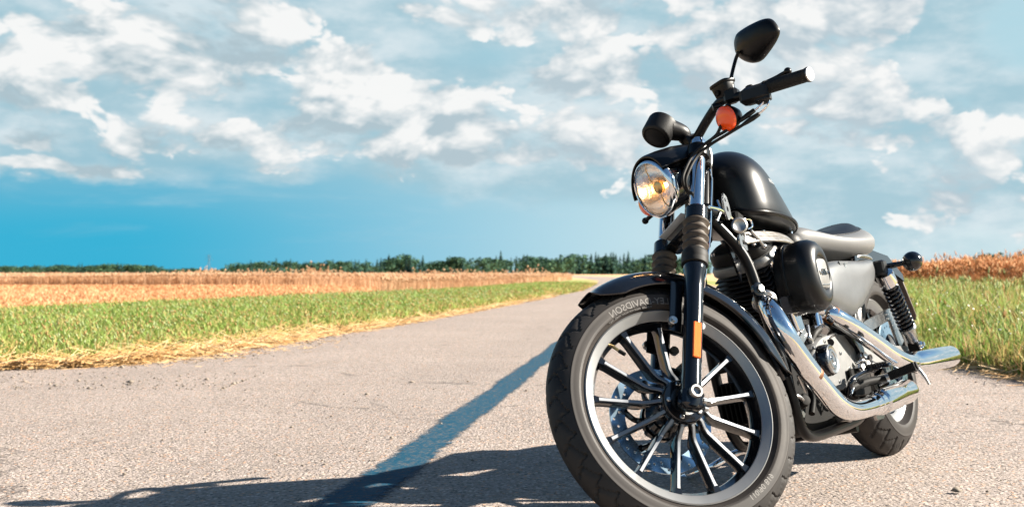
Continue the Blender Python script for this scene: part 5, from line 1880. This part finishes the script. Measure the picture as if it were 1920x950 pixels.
g = G().tube(FP2, [.024, .025, .0275, .0285, .0288, .0288, .0288, .0288, .029], 28, smooth=6)
ex2 = g.obj('exhaust_pipe', 'chrome')
G().lathe(np.array(FP2[2]) * .6 + np.array(FP2[1]) * .4, np.array(FP2[2]) - np.array(FP2[1]), [(-.016, .0255), (-.015, .0275), (.014, .0285), (.016, .027)], 36).obj('pipe_clamp', 'brown', ex2)
m0, m1 = np.array((0.1994, 0.1970, 0.2977)), np.array((-0.2801, 0.2050, 0.2880))
d_ = nrm(m1 - m0); L_ = np.linalg.norm(m1 - m0)
g = G().lathe(m0, d_, [(-.02, .0295), (0, .0305), (.03, .0315), (.05, .0365), (L_ - .10, .0380), (L_ - .02, .0378), (L_ - .006, .0365), (L_, .033), (L_ - .004, .029), (L_ - .05, .027), (L_ - .05, 0)], 44)
g.obj('muffler', 'chrome')

# ------------------------------------------------------------------ foot peg, brake pedal, mounting plate
pk = [(0.5502, 0.2150, 0.2811), (0.5400, 0.3000, 0.2984)]
a_, b_ = np.array(pk[0]), np.array(pk[1])
d_ = nrm(b_ - a_); L_ = np.linalg.norm(b_ - a_)
g = G().cyl(a_, b_, .0125, n=20)
for k in range(17):
    t = .004 + (L_ - .010) * k / 16
    for aa in range(4):
        pass
    g.box(a_ + d_ * t, (.034, .0034, .026), X=(1, 0, 0), Y=d_, ch=.0008)
peg = g.obj('foot_peg', 'rubber')
G().tube([a_ - d_ * .038, a_ - d_ * .02, a_], [.016, .014, .012], 16, smooth=4).obj('peg_hinge', 'polished', peg)
G().tube([b_ + np.array([0, 0, -.010]), b_ + np.array([.0, .012, -.035]), b_ + np.array([-.002, .020, -.062])], [.0055, .005, .0035], 10).obj('peg_feeler', 'steel', peg)
g = G().tube([(0.7713, 0.1500, 0.2540), (0.7755, 0.1700, 0.2926), (0.7163, 0.1800, 0.3061), (0.6403, 0.1900, 0.3108), (0.6277, 0.2000, 0.3143)], [.010, .009, .008, .008, .009], 12)
g.box((0.6433, 0.2150, 0.3175), (.030, .075, .012), X=(1, 0, -.1), Y=(0, 1, 0), ch=.003)
bp = g.obj('brake_pedal', 'gloss')
g = G()
for k in range(8): g.box(np.array((0.6433, 0.2150, 0.3175)) + np.array([0, -.030 + k * .0085, .008]), (.030, .004, .008), ch=.001)
g.obj('pedal_pad', 'rubber', bp)
g = G().box(np.array((0.5744, 0.1300, 0.2808)), (.16, .012, .085), X=(1, 0, .05), ch=.004)
g.tube([(0.7305, 0.1200, 0.2505), (0.7328, 0.1500, 0.2722), (0.6365, 0.1700, 0.2790), (0.5480, 0.2000, 0.2755)], .013, 12)
mp = g.obj('peg_mount', 'dark')
g = G()
for q in ((0.5173, 0.1300, 0.3556), (0.4699, 0.1300, 0.3456), (0.5377, 0.1400, 0.3286), (0.5956, 0.1400, 0.3232), (0.5231, 0.1500, 0.3190)):
    g.lathe(np.array(q), (.3, .9, .1), [(0, .012), (.012, .012), (.014, .009), (.022, .009), (.022, 0)], 16)
g.tube([(0.5623, 0.1300, 0.3389), (0.5544, 0.1450, 0.3421), (0.5158, 0.1500, 0.3284), (0.4990, 0.1500, 0.3071)], .007, 10)
g.obj('master_cylinder', 'polished', mp)
g = G().tube([(0.7784, 0.1500, 0.2578), (0.7485, 0.1550, 0.2790), (0.7157, 0.1600, 0.3034)], .004, 8).tube([(0.7543, 0.1550, 0.2577), (0.7239, 0.1600, 0.2790), (0.6552, 0.1600, 0.3016)], .0035, 8)
g.obj('brake_rod', 'chrome', mp)

# ------------------------------------------------------------------ small fittings under the tank
g = G().lathe((1.1165, 0.0750, 0.7662), (.75, .65, .1), [(-.03, .020), (.0, .0215), (.004, .0225), (.010, .0225), (.012, .018), (.009, .014), (.009, 0)], 28)
g.obj('ignition_switch', 'steel')
g = G().box((1.0923, 0.0550, 0.7720), (.045, .04, .075), X=(.9, 0, .3), ch=.006)
g.obj('coil', 'dark')
V, F = plate_with_holes([(-.020, -.03), (.012, -.034), (.024, -.012), (.020, .014), (.004, .03), (-.014, .022), (-.022, .0)], [circ2(0, -.008, .007), circ2(.004, .014, .005)], .006)
q0 = np.array((1.1074, 0.0720, 0.7299))
G().add([q0 + np.array([q[0], q[2], q[1]]) for q in V], F).obj('switch_bracket', 'polished')
q0 = np.array((1.1493, 0.0650, 0.8243))
G().add([q0 + np.array([q[0] * .8, q[2], q[1] * 1.15]) for q in V], F).obj('horn_bracket', 'polished')
g = G()
for k in range(6):
    o_ = k * .0055
    g.tube([np.array((1.0958, 0.0600, 0.7466)) + np.array([0, o_ * .6, -o_]), np.array((1.0302, 0.0750, 0.7502)) + np.array([0, o_ * .6, -o_]), np.array((0.9139, 0.0850, 0.7501)) + np.array([0, o_ * .6, -o_]), np.array((0.7974, 0.0800, 0.7441)) + np.array([0, o_ * .6, -o_]), np.array((0.7005, 0.0700, 0.7270)) + np.array([0, 0, -o_])], .0032 + .0006 * (k % 3), 8)
g.obj('cable_bundle', 'steel')
g = G().tube([(1.0615, 0.0850, 0.7515), (1.0399, 0.0900, 0.7295), (1.0139, 0.0920, 0.7082)], .0055, 10)
g.ell((1.0108, 0.0920, 0.7067), (.009, .009, .009), 14, 8)
g.obj('choke_rod', 'polished')
g = G().tube([(1.2264, 0.0500, 0.8222), (1.1766, 0.0600, 0.8127), (1.1341, 0.0650, 0.7921), (1.1159, 0.0700, 0.7794)], .0045, 8)
g.tube([(1.1629, 0.0500, 0.8425), (1.1724, 0.0550, 0.8127), (1.1980, 0.0500, 0.7837)], .005, 8)
g.tube([(1.0837, 0.0800, 0.7853), (1.0508, 0.0850, 0.7835), (1.0457, 0.0850, 0.7655), (1.0693, 0.0800, 0.7571)], .0032, 8)
g.obj('spark_lead', 'chrome')
for q in ((0.9660, 0.0880, 0.6836), (0.9393, 0.0880, 0.6868)):
    G().lathe(np.array(q), (.5, .85, .1), [(0, .0085), (.008, .0085), (.009, 0)], 6).obj('acorn_nut', 'bolt', eng)

# rectifier, oil filter and lower front clutter behind the front wheel
g = G().box((1.125, 0, .30), (.05, .15, .12), ch=.006)
for k in range(11): g.box((1.152, -.066 + k * .0132, .30), (.034, .004, .115), ch=.001)
g.obj('rectifier', 'dark')
g = G().lathe((1.015, .0, .255), (1, 0, -.1), [(-.04, .036), (.0, .038), (.055, .038), (.066, .030), (.067, 0)], 28)
g.obj('oil_filter', 'gloss')
g = G().lathe((0.9992, 0.1000, 0.2701), (.5, .8, .2), [(-.05, .018), (0, .018), (.004, .014), (.014, .014), (.016, 0)], 20, 0)
g.lathe((1.0444, 0.1000, 0.2397), (.6, .75, -.1), [(-.04, .013), (0, .013), (.003, .010), (.012, .010), (.012, 0)], 6, 1)
g.tube([(1.0478, 0.0900, 0.2826), (1.0378, 0.1000, 0.2886), (1.0171, 0.1050, 0.2769), (0.9922, 0.1000, 0.2546)], .005, 8, 1)
g.tube([(1.0768, 0.1300, 0.3420), (1.0618, 0.1300, 0.3205), (1.0348, 0.1250, 0.2956)], [.004, .006, .005], 8, 1)
g.tube([(0.9215, 0.1000, 0.2954), (0.9257, 0.1000, 0.2627), (0.9556, 0.1000, 0.2314)], .009, 10, 0)
g.obj('lower_fittings', ['dark', 'bolt'])
g = G().box(np.array((0.7351, 0.1200, 0.1898)) , (.10, .03, .014), X=(1, 0, .05), ch=.003)
g.lathe((0.7986, 0.1450, 0.1959), (.2, .9, -.3), [(0, .012), (.010, .012), (.012, .008), (.012, 0)], 14)
g.lathe((0.6549, 0.1400, 0.1902), (.2, .9, -.3), [(0, .010), (.010, .010), (.012, .006), (.012, 0)], 14)
g.prism([(0.5260, 0.1300, 0.1744), (0.4110, 0.1300, 0.1751), (0.4512, 0.1300, 0.1544), (0.5175, 0.1300, 0.1570)], (0, .01, 0), ch=.002)
g.obj('pipe_bracket', 'steel')

# ------------------------------------------------------------------ side stand down on the far side
foot = np.array([.79, -.395, .100])
g = G().tube([(.93, -.105, .16), (.95, -.16, .155), (1.00, -.205, .135), (.96, -.265, .120), (.88, -.335, .108), foot], [.013, .0115, .0105, .0100, .0095, .0105], 14)
g.ell(foot + np.array([-.004, -.006, .002]), (.026, .020, .008), 18, 8)
g.obj('side_stand', 'chrome')
